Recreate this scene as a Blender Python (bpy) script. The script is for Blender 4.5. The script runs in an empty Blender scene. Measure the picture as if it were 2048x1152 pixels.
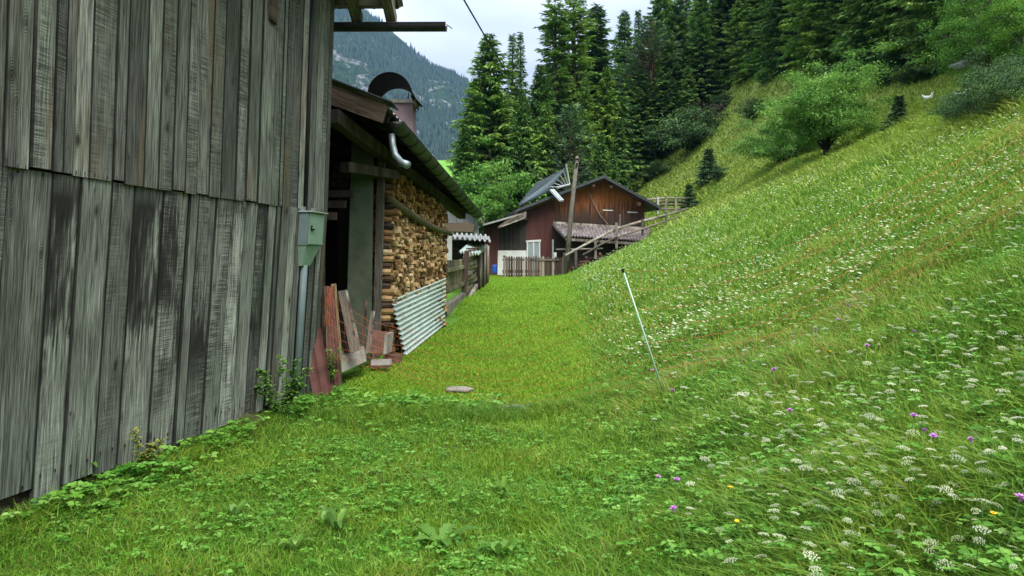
import bpy, math, random
import numpy as np
from mathutils import Vector
rs = np.random.RandomState(7)
random.seed(7)
SC = bpy.context.scene
COL = SC.collection
# ------------------------------------------------------------------ camera
F = 1479.1; HZ = 522.0; CZ = 1.6
cd = bpy.data.cameras.new('camera'); cam = bpy.data.objects.new('camera', cd); COL.objects.link(cam)
cd.sensor_width = 36; cd.lens = 26; cd.shift_y = -(576-HZ)/2048; cd.clip_start = .05; cd.clip_end = 9000
cam.location = (0, 0, CZ); cam.rotation_euler = (math.radians(90), 0, 0)
SC.camera = cam
# ------------------------------------------------------------------ sky and sun (overcast)
SUN_EL, SUN_AZ = 50, 160      # azimuth clockwise from +Y
w = bpy.data.worlds.new('World'); SC.world = w; w.use_nodes = True
nt = w.node_tree; bg = nt.nodes['Background']
sky = nt.nodes.new('ShaderNodeTexSky'); sky.sky_type = 'NISHITA'; sky.sun_disc = False
sky.sun_elevation = math.radians(SUN_EL); sky.sun_rotation = math.radians(SUN_AZ)
tc = nt.nodes.new('ShaderNodeTexCoord'); mp = nt.nodes.new('ShaderNodeMapping'); mp.inputs['Scale'].default_value = (1, 1, 3.2)
cn = nt.nodes.new('ShaderNodeTexNoise'); cn.inputs['Scale'].default_value = 3.0; cn.inputs['Detail'].default_value = 5
cn.inputs['Distortion'].default_value = .6
cr = nt.nodes.new('ShaderNodeValToRGB')
cr.color_ramp.elements[0].position = .32; cr.color_ramp.elements[0].color = (3.7, 4.15, 4.9, 1)
cr.color_ramp.elements[1].position = .68; cr.color_ramp.elements[1].color = (5.9, 6.2, 6.7, 1)
mx = nt.nodes.new('ShaderNodeMix'); mx.data_type = 'RGBA'; mx.inputs[0].default_value = .92
nt.links.new(tc.outputs['Generated'], mp.inputs[0]); nt.links.new(mp.outputs[0], cn.inputs['Vector'])
sx = nt.nodes.new('ShaderNodeSeparateXYZ'); nt.links.new(tc.outputs['Generated'], sx.inputs[0])
md = nt.nodes.new('ShaderNodeMath'); md.operation = 'MULTIPLY_ADD'; md.use_clamp = False; nt.links.new(sx.outputs[2], md.inputs[0]); md.inputs[1].default_value = 2.2; md.inputs[2].default_value = .27
vm = nt.nodes.new('ShaderNodeVectorMath'); vm.operation = 'SCALE'; nt.links.new(cr.outputs[0], vm.inputs[0]); nt.links.new(md.outputs[0], vm.inputs['Scale'])
nt.links.new(cn.outputs[0], cr.inputs[0]); nt.links.new(sky.outputs[0], mx.inputs[6]); nt.links.new(vm.outputs[0], mx.inputs[7])
nt.links.new(mx.outputs[2], bg.inputs[0]); bg.inputs[1].default_value = .1
sl = bpy.data.lights.new('sun', 'SUN'); sl.energy = 1.5; sl.angle = math.radians(25); sl.color = (1, .94, .84)
so = bpy.data.objects.new('sun', sl); COL.objects.link(so)
a = math.radians(SUN_AZ); e = math.radians(SUN_EL)
sd = Vector((math.sin(a)*math.cos(e), math.cos(a)*math.cos(e), math.sin(e)))
so.rotation_euler = sd.to_track_quat('Z', 'Y').to_euler()
SC.render.engine = 'CYCLES'
SC.view_settings.view_transform = 'Standard'; SC.view_settings.look = 'None'
SC.view_settings.exposure = 1.5; SC.view_settings.gamma = 1
SC.cycles.volume_step_rate = 4; SC.cycles.max_bounces = 6; SC.cycles.transparent_max_bounces = 8

# ------------------------------------------------------------------ terrain function
def sp(x, k=1.0):
    return np.logaddexp(0, np.asarray(x, float)/k)*k
def sm(x, a, b):
    t = np.clip((np.asarray(x, float)-a)/(b-a), 0, 1); return t*t*(3-2*t)
def edge(Y):            # foot of the hillside
    return .35+.062*np.clip(Y, 0, 60)
def terr(X, Y):
    X = np.asarray(X, float); Y = np.asarray(Y, float)
    z = np.interp(Y, [-5, 9.5, 12, 15.5, 19, 25, 42, 52, 80, 130, 230, 330, 600], [0, 0, .06, .25, .48, .68, .82, 1.3, 6, 15, 33, 36, 0])
    d = X-edge(Y)
    s = .42*sp(d, .35)+.17*sp(d-3.6, .8)
    lim = sp(X-8.8, .9)
    s = s-.29*lim+.15*sp(X-11, 1.0)
    m = .03+.62*sm(Y, 26, 55)
    s = s+m*sp(X-11.5-2*sm(Y, 24, 40), 1.5)
    s = s-(.55*sp(X-60, 10)+m*sp(X-60, 10))
    fade = 1-sm(Y, 150, 400)
    s = s*fade
    dep = np.clip(d, 0, 1)*.8+.2*sm(Y, 12, 30)+.1
    b = .022*np.sin(1.7*X+.8*Y)*np.sin(1.3*Y-.5*X)+.012*np.sin(4.1*X+1.3)*np.sin(3.7*Y+2)+.006*np.sin(9*X+Y)*np.sin(8*Y-X)
    big = .16*np.sin(.9*X+.35*Y+1)*np.sin(.5*Y-.3*X)*sm(X, 4, 12)+.22*np.sin(.41*X)*np.sin(.37*Y+X*.2)*sm(X, 9, 14)
    lane = -.04*np.exp(-((X+.4)/.9)**2)*sm(Y, 4, 9)
    zz = z+s+b*dep*2+big+lane
    # level pad under the sheds on the left
    pad = (1-sm(X, -2.6, -1.6))
    return zz+pad*.0
def gz(x, y): return float(terr(x, y))
def P(px, py, Y): return Vector(((px-1024)/F*Y, Y, CZ+(HZ-py)/F*Y))
def hit(px, py, y0=3.0, y1=400):
    """first terrain point along a sight line"""
    Ys = np.geomspace(y0, y1, 1500)
    x = (px-1024)/F*Ys; zr = CZ+(HZ-py)/F*Ys
    dd = zr-terr(x, Ys); k = np.argmax(dd < 0)
    if dd[k] >= 0: k = len(Ys)-1
    return Vector((x[k], Ys[k], float(terr(x[k], Ys[k]))))

# ------------------------------------------------------------------ object helpers
def tag(o, label=None, cat=None, group=None, kind=None):
    if label: o['label'] = label
    if cat: o['category'] = cat
    if group: o['group'] = group
    if kind: o['kind'] = kind
    return o
def empty(name, loc, label, cat, group=None, rz=0):
    o = bpy.data.objects.new(name, None); COL.objects.link(o); o.location = loc; o.rotation_euler.z = rz
    o.empty_display_size = .2
    return tag(o, label, cat, group)
def copy_tree(o, parent=None):
    c = o.copy(); COL.objects.link(c); c.parent = parent
    for ch in list(o.children): copy_tree(ch, c)
    return c
def tv(v): return (v[0], v[1], v[2])
class MB:
    def __init__(s): s.v = []; s.f = []; s.r = []; s.c = []
    def add(s, vs, fs, r=None, c=None):
        n = len(s.v); s.v += [tv(v) for v in vs]; s.f += [tuple(i+n for i in f) for f in fs]
        r = random.random() if r is None else r
        s.r += [r]*len(vs); s.c += (list(c) if c is not None else [(0, 0, 0)]*len(vs))
    def hexa(s, p, r=None, c=None):     # 8 corners: bottom 4 (ccw), top 4
        s.add(p, [(0, 3, 2, 1), (4, 5, 6, 7), (0, 1, 5, 4), (1, 2, 6, 5), (2, 3, 7, 6), (3, 0, 4, 7)], r, c)
    def box(s, x0, x1, y0, y1, z0, z1, r=None):
        s.hexa([(x0, y0, z0), (x1, y0, z0), (x1, y1, z0), (x0, y1, z0), (x0, y0, z1), (x1, y0, z1), (x1, y1, z1), (x0, y1, z1)], r)
    def slab(s, q, t, r=None, c=None):       # quad q (4 pts) given thickness vector t
        q = [Vector(p) for p in q]; t = Vector(t)
        s.hexa(q+[p+t for p in q], r, (list(c)*2 if c else None))
    def bar(s, a, b, w, h, r=None, up=(0, 0, 1)):
        a = Vector(a); b = Vector(b); d = (b-a).normalized(); up = Vector(up)
        if abs(d.dot(up)) > .95: up = Vector((0, 1, 0))
        x = d.cross(up).normalized(); y = x.cross(d).normalized()
        L = (b-a).length
        P_ = [a-x*w/2-y*h/2, a+x*w/2-y*h/2, a+x*w/2+y*h/2, a-x*w/2+y*h/2]
        Q_ = [p+d*L for p in P_]
        s.hexa(P_+Q_, r, [(0, 0, 0), (w, 0, 0), (w, 0, .1), (0, 0, .1), (0, L, 0), (w, L, 0), (w, L, .1), (0, L, .1)])
    def tube(s, pts, rad, n=8, r=None, cap=True):
        pts = [Vector(p) for p in pts]; rad = rad if isinstance(rad, (list, tuple)) else [rad]*len(pts)
        vs = []; cs = []; prev = None; L = 0
        for i, p in enumerate(pts):
            d = (pts[min(i+1, len(pts)-1)]-pts[max(i-1, 0)]).normalized()
            u = Vector((0, 0, 1)) if abs(d.z) < .9 else Vector((1, 0, 0))
            if prev is not None: u = prev
            x = d.cross(u).normalized(); y = x.cross(d).normalized(); prev = y
            if i: L += (p-pts[i-1]).length
            for k in range(n):
                t = 2*math.pi*k/n; vs.append(p+(x*math.cos(t)+y*math.sin(t))*rad[i]); cs.append((k/n*rad[i]*4, L, .3))
        fs = []
        for i in range(len(pts)-1):
            for k in range(n): fs.append((i*n+k, i*n+(k+1) % n, (i+1)*n+(k+1) % n, (i+1)*n+k))
        if cap: fs += [tuple(range(n))[::-1], tuple((len(pts)-1)*n+k for k in range(n))]
        s.add(vs, fs, r, cs)
    def prism(s, poly, t, r=None):
        poly = [Vector(p) for p in poly]; t = Vector(t); n = len(poly)
        s.add(poly+[p+t for p in poly], [tuple(range(n))[::-1], tuple(range(n, 2*n))]+[(i, (i+1) % n, n+(i+1) % n, n+i) for i in range(n)], r)
    def grid(s, fn, nu, nv, r=None, th=None, cf=None):
        vs = [fn(i/nu, j/nv) for j in range(nv+1) for i in range(nu+1)]
        cs = [cf(i/nu, j/nv) for j in range(nv+1) for i in range(nu+1)] if cf else None
        fs = [(j*(nu+1)+i, j*(nu+1)+i+1, (j+1)*(nu+1)+i+1, (j+1)*(nu+1)+i) for j in range(nv) for i in range(nu)]
        s.add(vs, fs, r, cs)
    def build(s, name, m, parent=None, smooth=False, loc=None):
        me = bpy.data.meshes.new(name)
        v = s.v
        if parent is not None:
            L = tv(parent_loc(parent)); v = [(p[0]-L[0], p[1]-L[1], p[2]-L[2]) for p in v]
        me.from_pydata(v, [], s.f)
        at = me.attributes.new('rnd', 'FLOAT', 'POINT'); at.data.foreach_set('value', np.array(s.r, dtype=np.float32))
        ac = me.attributes.new('pc', 'FLOAT_VECTOR', 'POINT'); ac.data.foreach_set('vector', np.array(s.c, dtype=np.float32).ravel())
        if smooth: me.shade_smooth()
        me.materials.append(m)
        o = bpy.data.objects.new(name, me); COL.objects.link(o)
        if parent is not None: o.parent = parent
        return o
def parent_loc(o):
    l = Vector(o.location)
    while o.parent is not None: o = o.parent; l = l+Vector(o.location)
    return l
def ap(name, v, f, m, parent=None, rnd=None, smooth=False):
    """mesh from numpy arrays (all faces same size)"""
    me = bpy.data.meshes.new(name); v = np.asarray(v, np.float32); nv = len(v)
    if isinstance(f, tuple): fl = np.concatenate([x.ravel() for x in f]); tot = np.concatenate([np.full(len(x), x.shape[1]) for x in f])
    else: fl = f.ravel(); tot = np.full(len(f), f.shape[1])
    me.vertices.add(nv); me.vertices.foreach_set('co', v.ravel())
    me.loops.add(len(fl)); me.loops.foreach_set('vertex_index', fl.astype(np.int32))
    me.polygons.add(len(tot)); st = np.concatenate([[0], np.cumsum(tot)[:-1]])
    me.polygons.foreach_set('loop_start', st.astype(np.int32)); me.update(calc_edges=True); me.validate()
    if rnd is not None:
        at = me.attributes.new('rnd', 'FLOAT', 'POINT'); at.data.foreach_set('value', np.asarray(rnd, np.float32))
    if smooth: me.shade_smooth()
    me.materials.append(m)
    o = bpy.data.objects.new(name, me); COL.objects.link(o)
    if parent is not None: o.parent = parent
    return o

# ------------------------------------------------------------------ material helpers
class NT:
    def __init__(s, name):
        s.m = bpy.data.materials.new(name); s.m.use_nodes = True; s.t = s.m.node_tree
        s.b = s.t.nodes['Principled BSDF']; s.out = s.t.nodes['Material Output']
    def L(s, a, b): s.t.links.new(a, b)
    def n(s, ty, **kw):
        x = s.t.nodes.new(ty)
        for k, v in kw.items(): setattr(x, k, v)
        return x
    def put(s, sock, v):
        if hasattr(v, 'is_output') or isinstance(v, bpy.types.NodeSocket): s.L(v, sock)
        elif isinstance(v, (tuple, list)) and len(v) == 3 and sock.type == 'RGBA': sock.default_value = (*v, 1)
        else: sock.default_value = v
    def attr(s, name, out='Fac'): return s.n('ShaderNodeAttribute', attribute_name=name).outputs[out]
    def pos(s): return s.n('ShaderNodeNewGeometry').outputs['Position']
    def obj(s): return s.n('ShaderNodeTexCoord').outputs['Object']
    def orand(s): return s.n('ShaderNodeObjectInfo').outputs['Random']
    def map(s, v, sc=(1, 1, 1), loc=(0, 0, 0), rot=(0, 0, 0)):
        x = s.n('ShaderNodeMapping'); s.L(v, x.inputs[0]); x.inputs['Scale'].default_value = sc
        x.inputs['Location'].default_value = loc; x.inputs['Rotation'].default_value = rot; return x.outputs[0]
    def noise(s, v, scale, det=4, rough=.5, dist=0):
        x = s.n('ShaderNodeTexNoise'); s.L(v, x.inputs['Vector']); x.inputs['Scale'].default_value = scale
        x.inputs['Detail'].default_value = det; x.inputs['Roughness'].default_value = rough; x.inputs['Distortion'].default_value = dist
        return x.outputs[0]
    def voro(s, v, scale, out='Distance', rnd=1):
        x = s.n('ShaderNodeTexVoronoi'); s.L(v, x.inputs['Vector']); x.inputs['Scale'].default_value = scale
        x.inputs['Randomness'].default_value = rnd; return x.outputs[out]
    def ramp(s, f, st):
        x = s.n('ShaderNodeValToRGB'); s.L(f, x.inputs[0]); e = x.color_ramp.elements
        while len(e) < len(st): e.new(.5)
        for i, (p, c) in enumerate(st):
            e[i].position = p; e[i].color = (c, c, c, 1) if not isinstance(c, tuple) else (*c, 1)
        return x.outputs[0]
    def mix(s, f, a, b, mode='MIX'):
        x = s.n('ShaderNodeMix', data_type='RGBA', blend_type=mode); s.put(x.inputs[0], f); s.put(x.inputs[6], a); s.put(x.inputs[7], b)
        return x.outputs[2]
    def mth(s, op, a, b=0., c=None):
        x = s.n('ShaderNodeMath', operation=op); s.put(x.inputs[0], a); s.put(x.inputs[1], b)
        if c is not None: s.put(x.inputs[2], c)
        return x.outputs[0]
    def comb(s, x, y, z):
        n = s.n('ShaderNodeCombineXYZ'); s.put(n.inputs[0], x); s.put(n.inputs[1], y); s.put(n.inputs[2], z); return n.outputs[0]
    def sep(s, v):
        n = s.n('ShaderNodeSeparateXYZ'); s.L(v, n.inputs[0]); return n.outputs
    def bump(s, h, st=.5, d=.01):
        x = s.n('ShaderNodeBump'); s.L(h, x.inputs['Height']); x.inputs['Strength'].default_value = st
        x.inputs['Distance'].default_value = d; s.L(x.outputs[0], s.b.inputs['Normal'])
    def fin(s, col, rough=.8, metal=0, spec=.3):
        s.put(s.b.inputs['Base Color'], col); s.put(s.b.inputs['Roughness'], rough); s.b.inputs['Metallic'].default_value = metal
        s.b.inputs['Specular IOR Level'].default_value = spec; return s.m
    def leaf(s, col, tr=.35, rough=.6, spec=.22):
        s.fin(col, rough, 0, spec)
        t = s.n('ShaderNodeBsdfTranslucent'); s.L(col, t.inputs[0]) if isinstance(col, bpy.types.NodeSocket) else s.put(t.inputs[0], col)
        m = s.n('ShaderNodeMixShader'); m.inputs[0].default_value = tr
        s.L(s.b.outputs[0], m.inputs[1]); s.L(t.outputs[0], m.inputs[2]); s.L(m.outputs[0], s.out.inputs[0]); return s.m

def plank_mat(name, dark, mid, light, stain=0., saw=0., scale=1., warm=None, moss=None, edge=False):
    """weathered timber: pc = (across, along, _) metres on the board, rnd = per board"""
    n = NT(name); pc = n.sep(n.attr('pc', 'Vector')); r = n.attr('rnd')
    off = n.mth('MULTIPLY', r, 37.)
    v = n.comb(n.mth('ADD', pc[0], off), pc[1], off)
    warp = n.noise(n.map(v, (6, .8, 1)), 1.5, 3)
    v2 = n.comb(n.mth('ADD', n.mth('ADD', pc[0], off), n.mth('MULTIPLY', warp, .06)), pc[1], off)
    g1 = n.noise(n.map(v2, (70*scale, 1.6*scale, 1)), 1.6, 5, .65)
    g2 = n.noise(n.map(v2, (200*scale, 5*scale, 1)), 1.5, 2, .6)
    blot = n.noise(n.map(v, (4, 1.1, 1)), 1.4, 4, .6)
    c = n.ramp(g1, [(.34, dark), (.47, mid), (.64, light)])
    c = n.mix(n.ramp(g2, [(.3, .55), (.6, 0.)]), c, n.mix(.6, c, dark), 'MIX')
    # per-board brightness
    br = n.ramp(n.mth('FRACT', n.mth('MULTIPLY', r, 13.7)), [(0, .38), (.35, .75), (.7, 1.1), (1, 1.6)])
    c = n.mix(1., c, br, 'MULTIPLY')
    c = n.mix(n.ramp(blot, [(.35, .6), (.55, 0.)]), c, n.mix(1., c, (.42, .43, .4), 'MULTIPLY'))
    # knots
    kv = n.comb(n.mth('MULTIPLY', n.mth('ADD', pc[0], off), 5.), n.mth('MULTIPLY', pc[1], 2.1), off)
    kd = n.mth('ADD', n.voro(kv, 1.5), n.mth('LESS_THAN', n.sep(n.voro(kv, 1.5, 'Color'))[0], .42))
    c = n.mix(n.ramp(kd, [(.07, .95), (.12, .5), (.2, 0.)]), c, (dark[0]*.5, dark[1]*.42, dark[2]*.36))
    rings = n.mth('SINE', n.mth('MULTIPLY', kd, 120.))
    ringm = n.mth('MULTIPLY', n.ramp(kd, [(.08, 1.), (.42, 0.)]), rings)
    c = n.mix(n.mth('MULTIPLY', n.mth('MAXIMUM', ringm, 0.), .5), c, dark)
    ck = n.mth('ABSOLUTE', n.mth('SUBTRACT', n.noise(n.map(v2, (22, .55, 1)), 1.3, 2, .5), .5))
    ckm = n.mth('MULTIPLY', n.ramp(ck, [(.003, 1.), (.012, 0.)]), n.ramp(n.noise(n.map(v, (5, 1.2, 1)), 1.7, 2), [(.48, 0.), (.58, .9)]))
    c = n.mix(ckm, c, (dark[0]*.3, dark[1]*.3, dark[2]*.3))
    hgt = n.mth('ADD', g1, n.mth('MULTIPLY', ringm, .25))
    if saw:
        sw = n.noise(n.map(v2, (3, 95, 1)), 1.4, 3, .6)
        ms = n.mth('MULTIPLY', n.ramp(n.mth('FRACT', n.mth('MULTIPLY', r, 5.3)), [(.35, 0.), (.6, 1.)]), saw)
        ms = n.mth('MULTIPLY', ms, n.ramp(n.noise(n.map(v, (5, 1.3, 1)), 1.3, 2), [(.4, 0.), (.6, 1.)]))
        c = n.mix(n.mth('MULTIPLY', ms, n.ramp(sw, [(.44, .9), (.52, 0.)])), c, dark)
        c = n.mix(n.mth('MULTIPLY', ms, n.ramp(sw, [(.5, 0.), (.7, .45)])), c, light)
        hgt = n.mth('ADD', hgt, n.mth('MULTIPLY', n.mth('MULTIPLY', ms, sw), 1.2))
    if stain:
        sn = n.noise(n.map(v, (1.6, .5, 1), (3, 1, 0)), 1.25, 5, .6, .1)
        fine = n.noise(n.map(v2, (45, 2, 1)), 1.2, 4, .6)
        sm_ = n.ramp(n.mth('ADD', n.mth('MULTIPLY', sn, .72), n.mth('MULTIPLY', fine, .28)), [(.47, 0.), (.505, .8), (.56, 1.)])
        zz = n.sep(n.pos())[2]
        hm = n.ramp(n.mth('MULTIPLY', zz, .3), [(.12, .0), (.26, 1.), (.60, 1.), (.66, .5)])
        gate = n.ramp(n.mth('FRACT', n.mth('MULTIPLY', r, 3.1)), [(.25, .25), (.45, 1.)])
        c = n.mix(n.mth('MULTIPLY', n.mth('MULTIPLY', n.mth('MULTIPLY', sm_, gate), hm), stain), c, (.011, .011, .009))
    if warm:
        wn = n.noise(n.map(v, (3, .5, 1), (8, 4, 0)), 1.1, 4, .6)
        c = n.mix(n.ramp(wn, [(.56, 0.), (.72, .75)]), c, warm)
    if moss:
        mn = n.noise(n.map(n.pos(), (1, 1, .5)), 1.3, 4, .6)
        c = n.mix(n.ramp(mn, [(.4, 0.), (.7, .6)]), c, n.mix(1., c, moss, 'MULTIPLY'))
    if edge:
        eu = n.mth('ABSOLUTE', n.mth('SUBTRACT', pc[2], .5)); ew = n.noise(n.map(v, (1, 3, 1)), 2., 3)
        c = n.mix(n.ramp(n.mth('ADD', eu, n.mth('MULTIPLY', ew, .03)), [(.465, 0.), (.5, .9)]), c, (.008, .008, .007))  # shade of the gaps between boards, painted along each board edge
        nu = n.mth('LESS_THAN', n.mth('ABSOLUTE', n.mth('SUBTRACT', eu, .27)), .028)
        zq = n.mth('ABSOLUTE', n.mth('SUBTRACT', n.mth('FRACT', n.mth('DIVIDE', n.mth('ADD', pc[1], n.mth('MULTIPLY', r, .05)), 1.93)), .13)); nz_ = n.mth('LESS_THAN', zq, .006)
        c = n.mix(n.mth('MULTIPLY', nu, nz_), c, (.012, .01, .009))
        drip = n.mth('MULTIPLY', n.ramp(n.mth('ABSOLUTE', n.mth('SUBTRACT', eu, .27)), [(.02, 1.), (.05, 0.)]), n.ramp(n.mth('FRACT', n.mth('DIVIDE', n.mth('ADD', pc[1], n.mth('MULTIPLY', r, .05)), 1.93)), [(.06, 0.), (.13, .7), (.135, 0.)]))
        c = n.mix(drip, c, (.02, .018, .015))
    n.bump(hgt, 1., .009)
    return n.fin(c, .85, 0, .25)

M = {}
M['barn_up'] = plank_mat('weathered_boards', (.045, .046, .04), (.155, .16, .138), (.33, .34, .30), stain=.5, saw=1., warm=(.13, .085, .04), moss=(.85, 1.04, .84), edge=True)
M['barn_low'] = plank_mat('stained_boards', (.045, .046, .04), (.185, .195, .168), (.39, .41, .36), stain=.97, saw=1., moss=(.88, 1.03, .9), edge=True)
M['oldwood'] = plank_mat('grey_timber', (.06, .05, .04), (.19, .165, .135), (.36, .33, .28), warm=(.15, .09, .05))
M['darkwood'] = plank_mat('dark_timber', (.012, .009, .007), (.035, .026, .02), (.075, .06, .045))
M['brownwood'] = plank_mat('brown_timber', (.035, .022, .014), (.085, .055, .038), (.16, .12, .09))
M['fencewood'] = plank_mat('fence_timber', (.07, .055, .03), (.2, .165, .09), (.36, .32, .2), moss=(.8, 1.0, .7))
M['palewood'] = plank_mat('pale_timber', (.2, .15, .08), (.42, .33, .17), (.6, .48, .28))
def house_mat():
    n = NT('house_boards'); pc = n.sep(n.attr('pc', 'Vector')); r = n.attr('rnd'); off = n.mth('MULTIPLY', r, 31.)
    v = n.comb(n.mth('ADD', pc[0], off), pc[1], off)
    g = n.noise(n.map(v, (14, .5, 1)), 1.5, 5, .6)
    p = n.sep(n.pos())
    band = n.mth('ADD', n.mth('SUBTRACT', p[2], n.mth('MULTIPLY', p[0], .02)), n.mth('MULTIPLY', n.noise(n.map(v, (7, .35, 1)), 1.7, 4, .65), 3.2))
    # boards weathered dark near their lower ends, rust orange higher up
    c = n.ramp(n.mth('MULTIPLY', band, .1), [(.53, (.035, .026, .02)), (.60, (.075, .037, .022)), (.67, (.27, .095, .028)), (.9, (.15, .056, .022))])
    c = n.mix(1., c, n.ramp(g, [(.3, .45), (.55, 1.), (.75, 1.6)]), 'MULTIPLY')
    n.bump(g, .4, .01); return n.fin(c, .8, 0, .2)
M['house'] = house_mat()
def simple(name, col, rough=.7, metal=0, var=.25, sc=6, stretch=(1, 1, 1), bump=.2, col2=None, spec=.3):
    n = NT(name); v = n.map(n.pos(), stretch); a_ = n.noise(v, sc, 5, .6); b_ = n.noise(v, sc*.27, 3, .5)
    d = tuple(x*(1-var*1.6) for x in col); l = tuple(min(1, x*(1+var)) for x in col)
    c = n.ramp(n.mth('ADD', n.mth('MULTIPLY', a_, .6), n.mth('MULTIPLY', b_, .4)), [(.33, d), (.5, col), (.68, l)])
    if col2: c = n.mix(n.ramp(n.noise(v, sc*.5, 5, .7), [(.5, 0.), (.66, .85)]), c, col2)
    if bump: n.bump(a_, bump, .01)
    return n.fin(c, rough, metal, spec)
M['redwall'] = simple('red_cladding', (.07, .021, .017), .65, var=.3, sc=3, stretch=(6, 6, .4))
M['darkboards'] = simple('dark_boards', (.04, .036, .03), .85, var=.5, sc=2, stretch=(9, 9, .4), spec=.15)
M['greyhut'] = simple('grey_boards', (.15, .16, .165), .85, var=.5, sc=2, stretch=(9, 9, .4))
M['white'] = simple('white_paint', (.55, .56, .54), .5, var=.12)
M['plaster'] = simple('grey_plaster', (.33, .34, .31), .9, var=.2, sc=1.5, col2=(.2, .2, .18))
M['glass'] = simple('curtained_glass', (.22, .26, .27), .12, var=.2, sc=1, spec=.6, bump=0)
M['roofdark'] = simple('dark_sheet_roof', (.05, .055, .06), .5, .3, var=.3, sc=2)
M['rooftile'] = simple('faded_red_tiles', (.17, .14, .135), .8, var=.4, sc=3, col2=(.33, .31, .30))
M['fibre'] = simple('fibre_cement', (.27, .27, .26), .85, var=.3, sc=4, col2=(.14, .14, .12))
M['panel'] = simple('solar_glass', (.055, .085, .09), .25, .3, var=.15, sc=1, spec=.5, bump=0)
M['alu'] = simple('pale_metal', (.5, .53, .53), .4, .6, var=.1)
M['zinc'] = simple('galvanised_steel', (.28, .34, .35), .5, .65, var=.25, sc=9, col2=(.2, .23, .2))
M['corr'] = simple('zinc_corrugated', (.42, .50, .46), .55, .15, var=.18, sc=5, col2=(.33, .37, .32))
M['boxmetal'] = simple('box_metal', (.12, .165, .165), .6, .05, var=.12, sc=8)
M['boxgreen'] = simple('green_grey_paint', (.19, .29, .22), .5, .1, var=.12, sc=5, col2=(.14, .2, .16))
M['gutter'] = simple('mossy_gutter', (.045, .055, .04), .6, .2, var=.4, sc=6, col2=(.075, .1, .04))
M['gutterdark'] = simple('dark_gutter', (.035, .035, .04), .5, .4, var=.3, sc=6)
M['bracket'] = simple('iron', (.02, .022, .018), .6, .5, var=.3)
M['rust'] = simple('brown_sheet', (.095, .035, .028), .7, var=.35, sc=7, col2=(.06, .045, .035))
M['rustred'] = simple('red_brown_sheet', (.13, .055, .042), .7, var=.35, sc=7, col2=(.12, .07, .05))
M['concrete'] = simple('concrete', (.25, .235, .2), .9, var=.3, sc=9, col2=(.13, .13, .1), bump=.5)
M['pillar'] = simple('mossy_panel', (.07, .085, .055), .9, var=.3, sc=4, col2=(.05, .06, .045))
M['blockred'] = simple('brick_block', (.14, .07, .05), .9, var=.3, sc=9, bump=.5)
M['soil'] = simple('soil', (.045, .036, .025), .95, var=.5, sc=12, bump=.8)
M['blue'] = simple('blue_plastic', (.01, .06, .3), .4, var=.15)
M['soot'] = simple('sooty_sheet', (.012, .011, .011), .9, 0, var=.3, spec=.05)
M['cable'] = simple('black_cable', (.012, .012, .013), .6, var=.1)
M['orange'] = simple('orange_twine', (.50, .13, .045), .6, var=.2, bump=0)
M['postgreen'] = simple('pale_green_plastic', (.42, .60, .50), .4, var=.08)
M['bark'] = simple('bark', (.075, .06, .045), .9, var=.4, sc=4, stretch=(3, 3, .5), bump=.7)
M['pinebark'] = simple('pine_bark', (.19, .115, .075), .9, var=.4, sc=4, stretch=(3, 3, .5), bump=.7)
M['blackbark'] = simple('dark_bark', (.02, .017, .014), .9, var=.4, sc=8, stretch=(3, 3, .5), bump=.7)
M['chimney'] = simple('chimney_render', (.15, .11, .12), .9, var=.2, sc=5)
M['moss'] = simple('moss', (.055, .06, .015), .95, var=.5, sc=25, bump=.9, col2=(.05, .045, .03))
M['stone'] = simple('stone', (.22, .22, .2), .9, var=.35, sc=4, bump=.6, col2=(.12, .13, .09))
M['hen'] = simple('white_feathers', (.75, .73, .68), .8, var=.1)
M['comb'] = simple('red_comb', (.5, .03, .02), .6)
def leafmat(name, stops, tr=.35, posn=None, orr=.25):
    n = NT(name); r = n.attr('rnd'); c = n.ramp(r, stops)
    f = n.ramp(n.orand(), [(0, (1-orr, 1-orr*.8, 1-orr)), (.5, (1, 1, 1)), (1, (1+orr, 1+orr*.7, 1-orr*.3))])
    c = n.mix(1., c, f, 'MULTIPLY')
    if posn:
        q = n.ramp(n.noise(n.pos(), posn[0], 3, .6), [(.36, 0.), (.64, 1.)]); c = n.mix(q, c, n.mix(1., c, posn[1], 'MULTIPLY'))
    return n.leaf(c, tr)
G = lambda r, g, b: (r, g, b)
M['lawn'] = leafmat('lawn_grass', [(0, G(.10, .21, .012)), (.45, G(.20, .37, .022)), (.8, G(.30, .45, .04)), (1, G(.3, .33, .08))], .35, (1.3, (.8, .85, .75)), 0)
M['nearlawn'] = leafmat('unmown_grass', [(0, G(.045, .15, .01)), (.5, G(.125, .30, .02)), (.85, G(.21, .37, .06)), (1, G(.25, .27, .08))], .35, (1.1, (1.35, 1.05, .8)), 0)
M['meadow'] = leafmat('meadow_grass', [(0, G(.06, .17, .02)), (.4, G(.15, .32, .035)), (.75, G(.26, .42, .065)), (.92, G(.30, .30, .10)), (1, G(.42, .33, .15))], .35, (.8, (1.25, 1.02, .9)), 0)
M['hillgrass'] = leafmat('hill_grass', [(0, G(.13, .21, .028)), (.4, G(.25, .35, .05)), (.75, G(.38, .45, .08)), (1, G(.42, .36, .13))], .3, (.5, (.75, .9, .75)), 0)
M['clover'] = leafmat('clover_leaves', [(0, G(.045, .14, .014)), (.5, G(.13, .31, .03)), (1, G(.29, .48, .10))], .3, (1.6, (.85, 1.0, 1.05)), 0)
M['plant'] = leafmat('weed_leaves', [(0, G(.07, .16, .02)), (.6, G(.14, .29, .04)), (1, G(.2, .36, .1))], .35)
M['yplant'] = leafmat('yellow_leaves', [(0, G(.18, .24, .05)), (1, G(.42, .42, .1))], .35)
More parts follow.
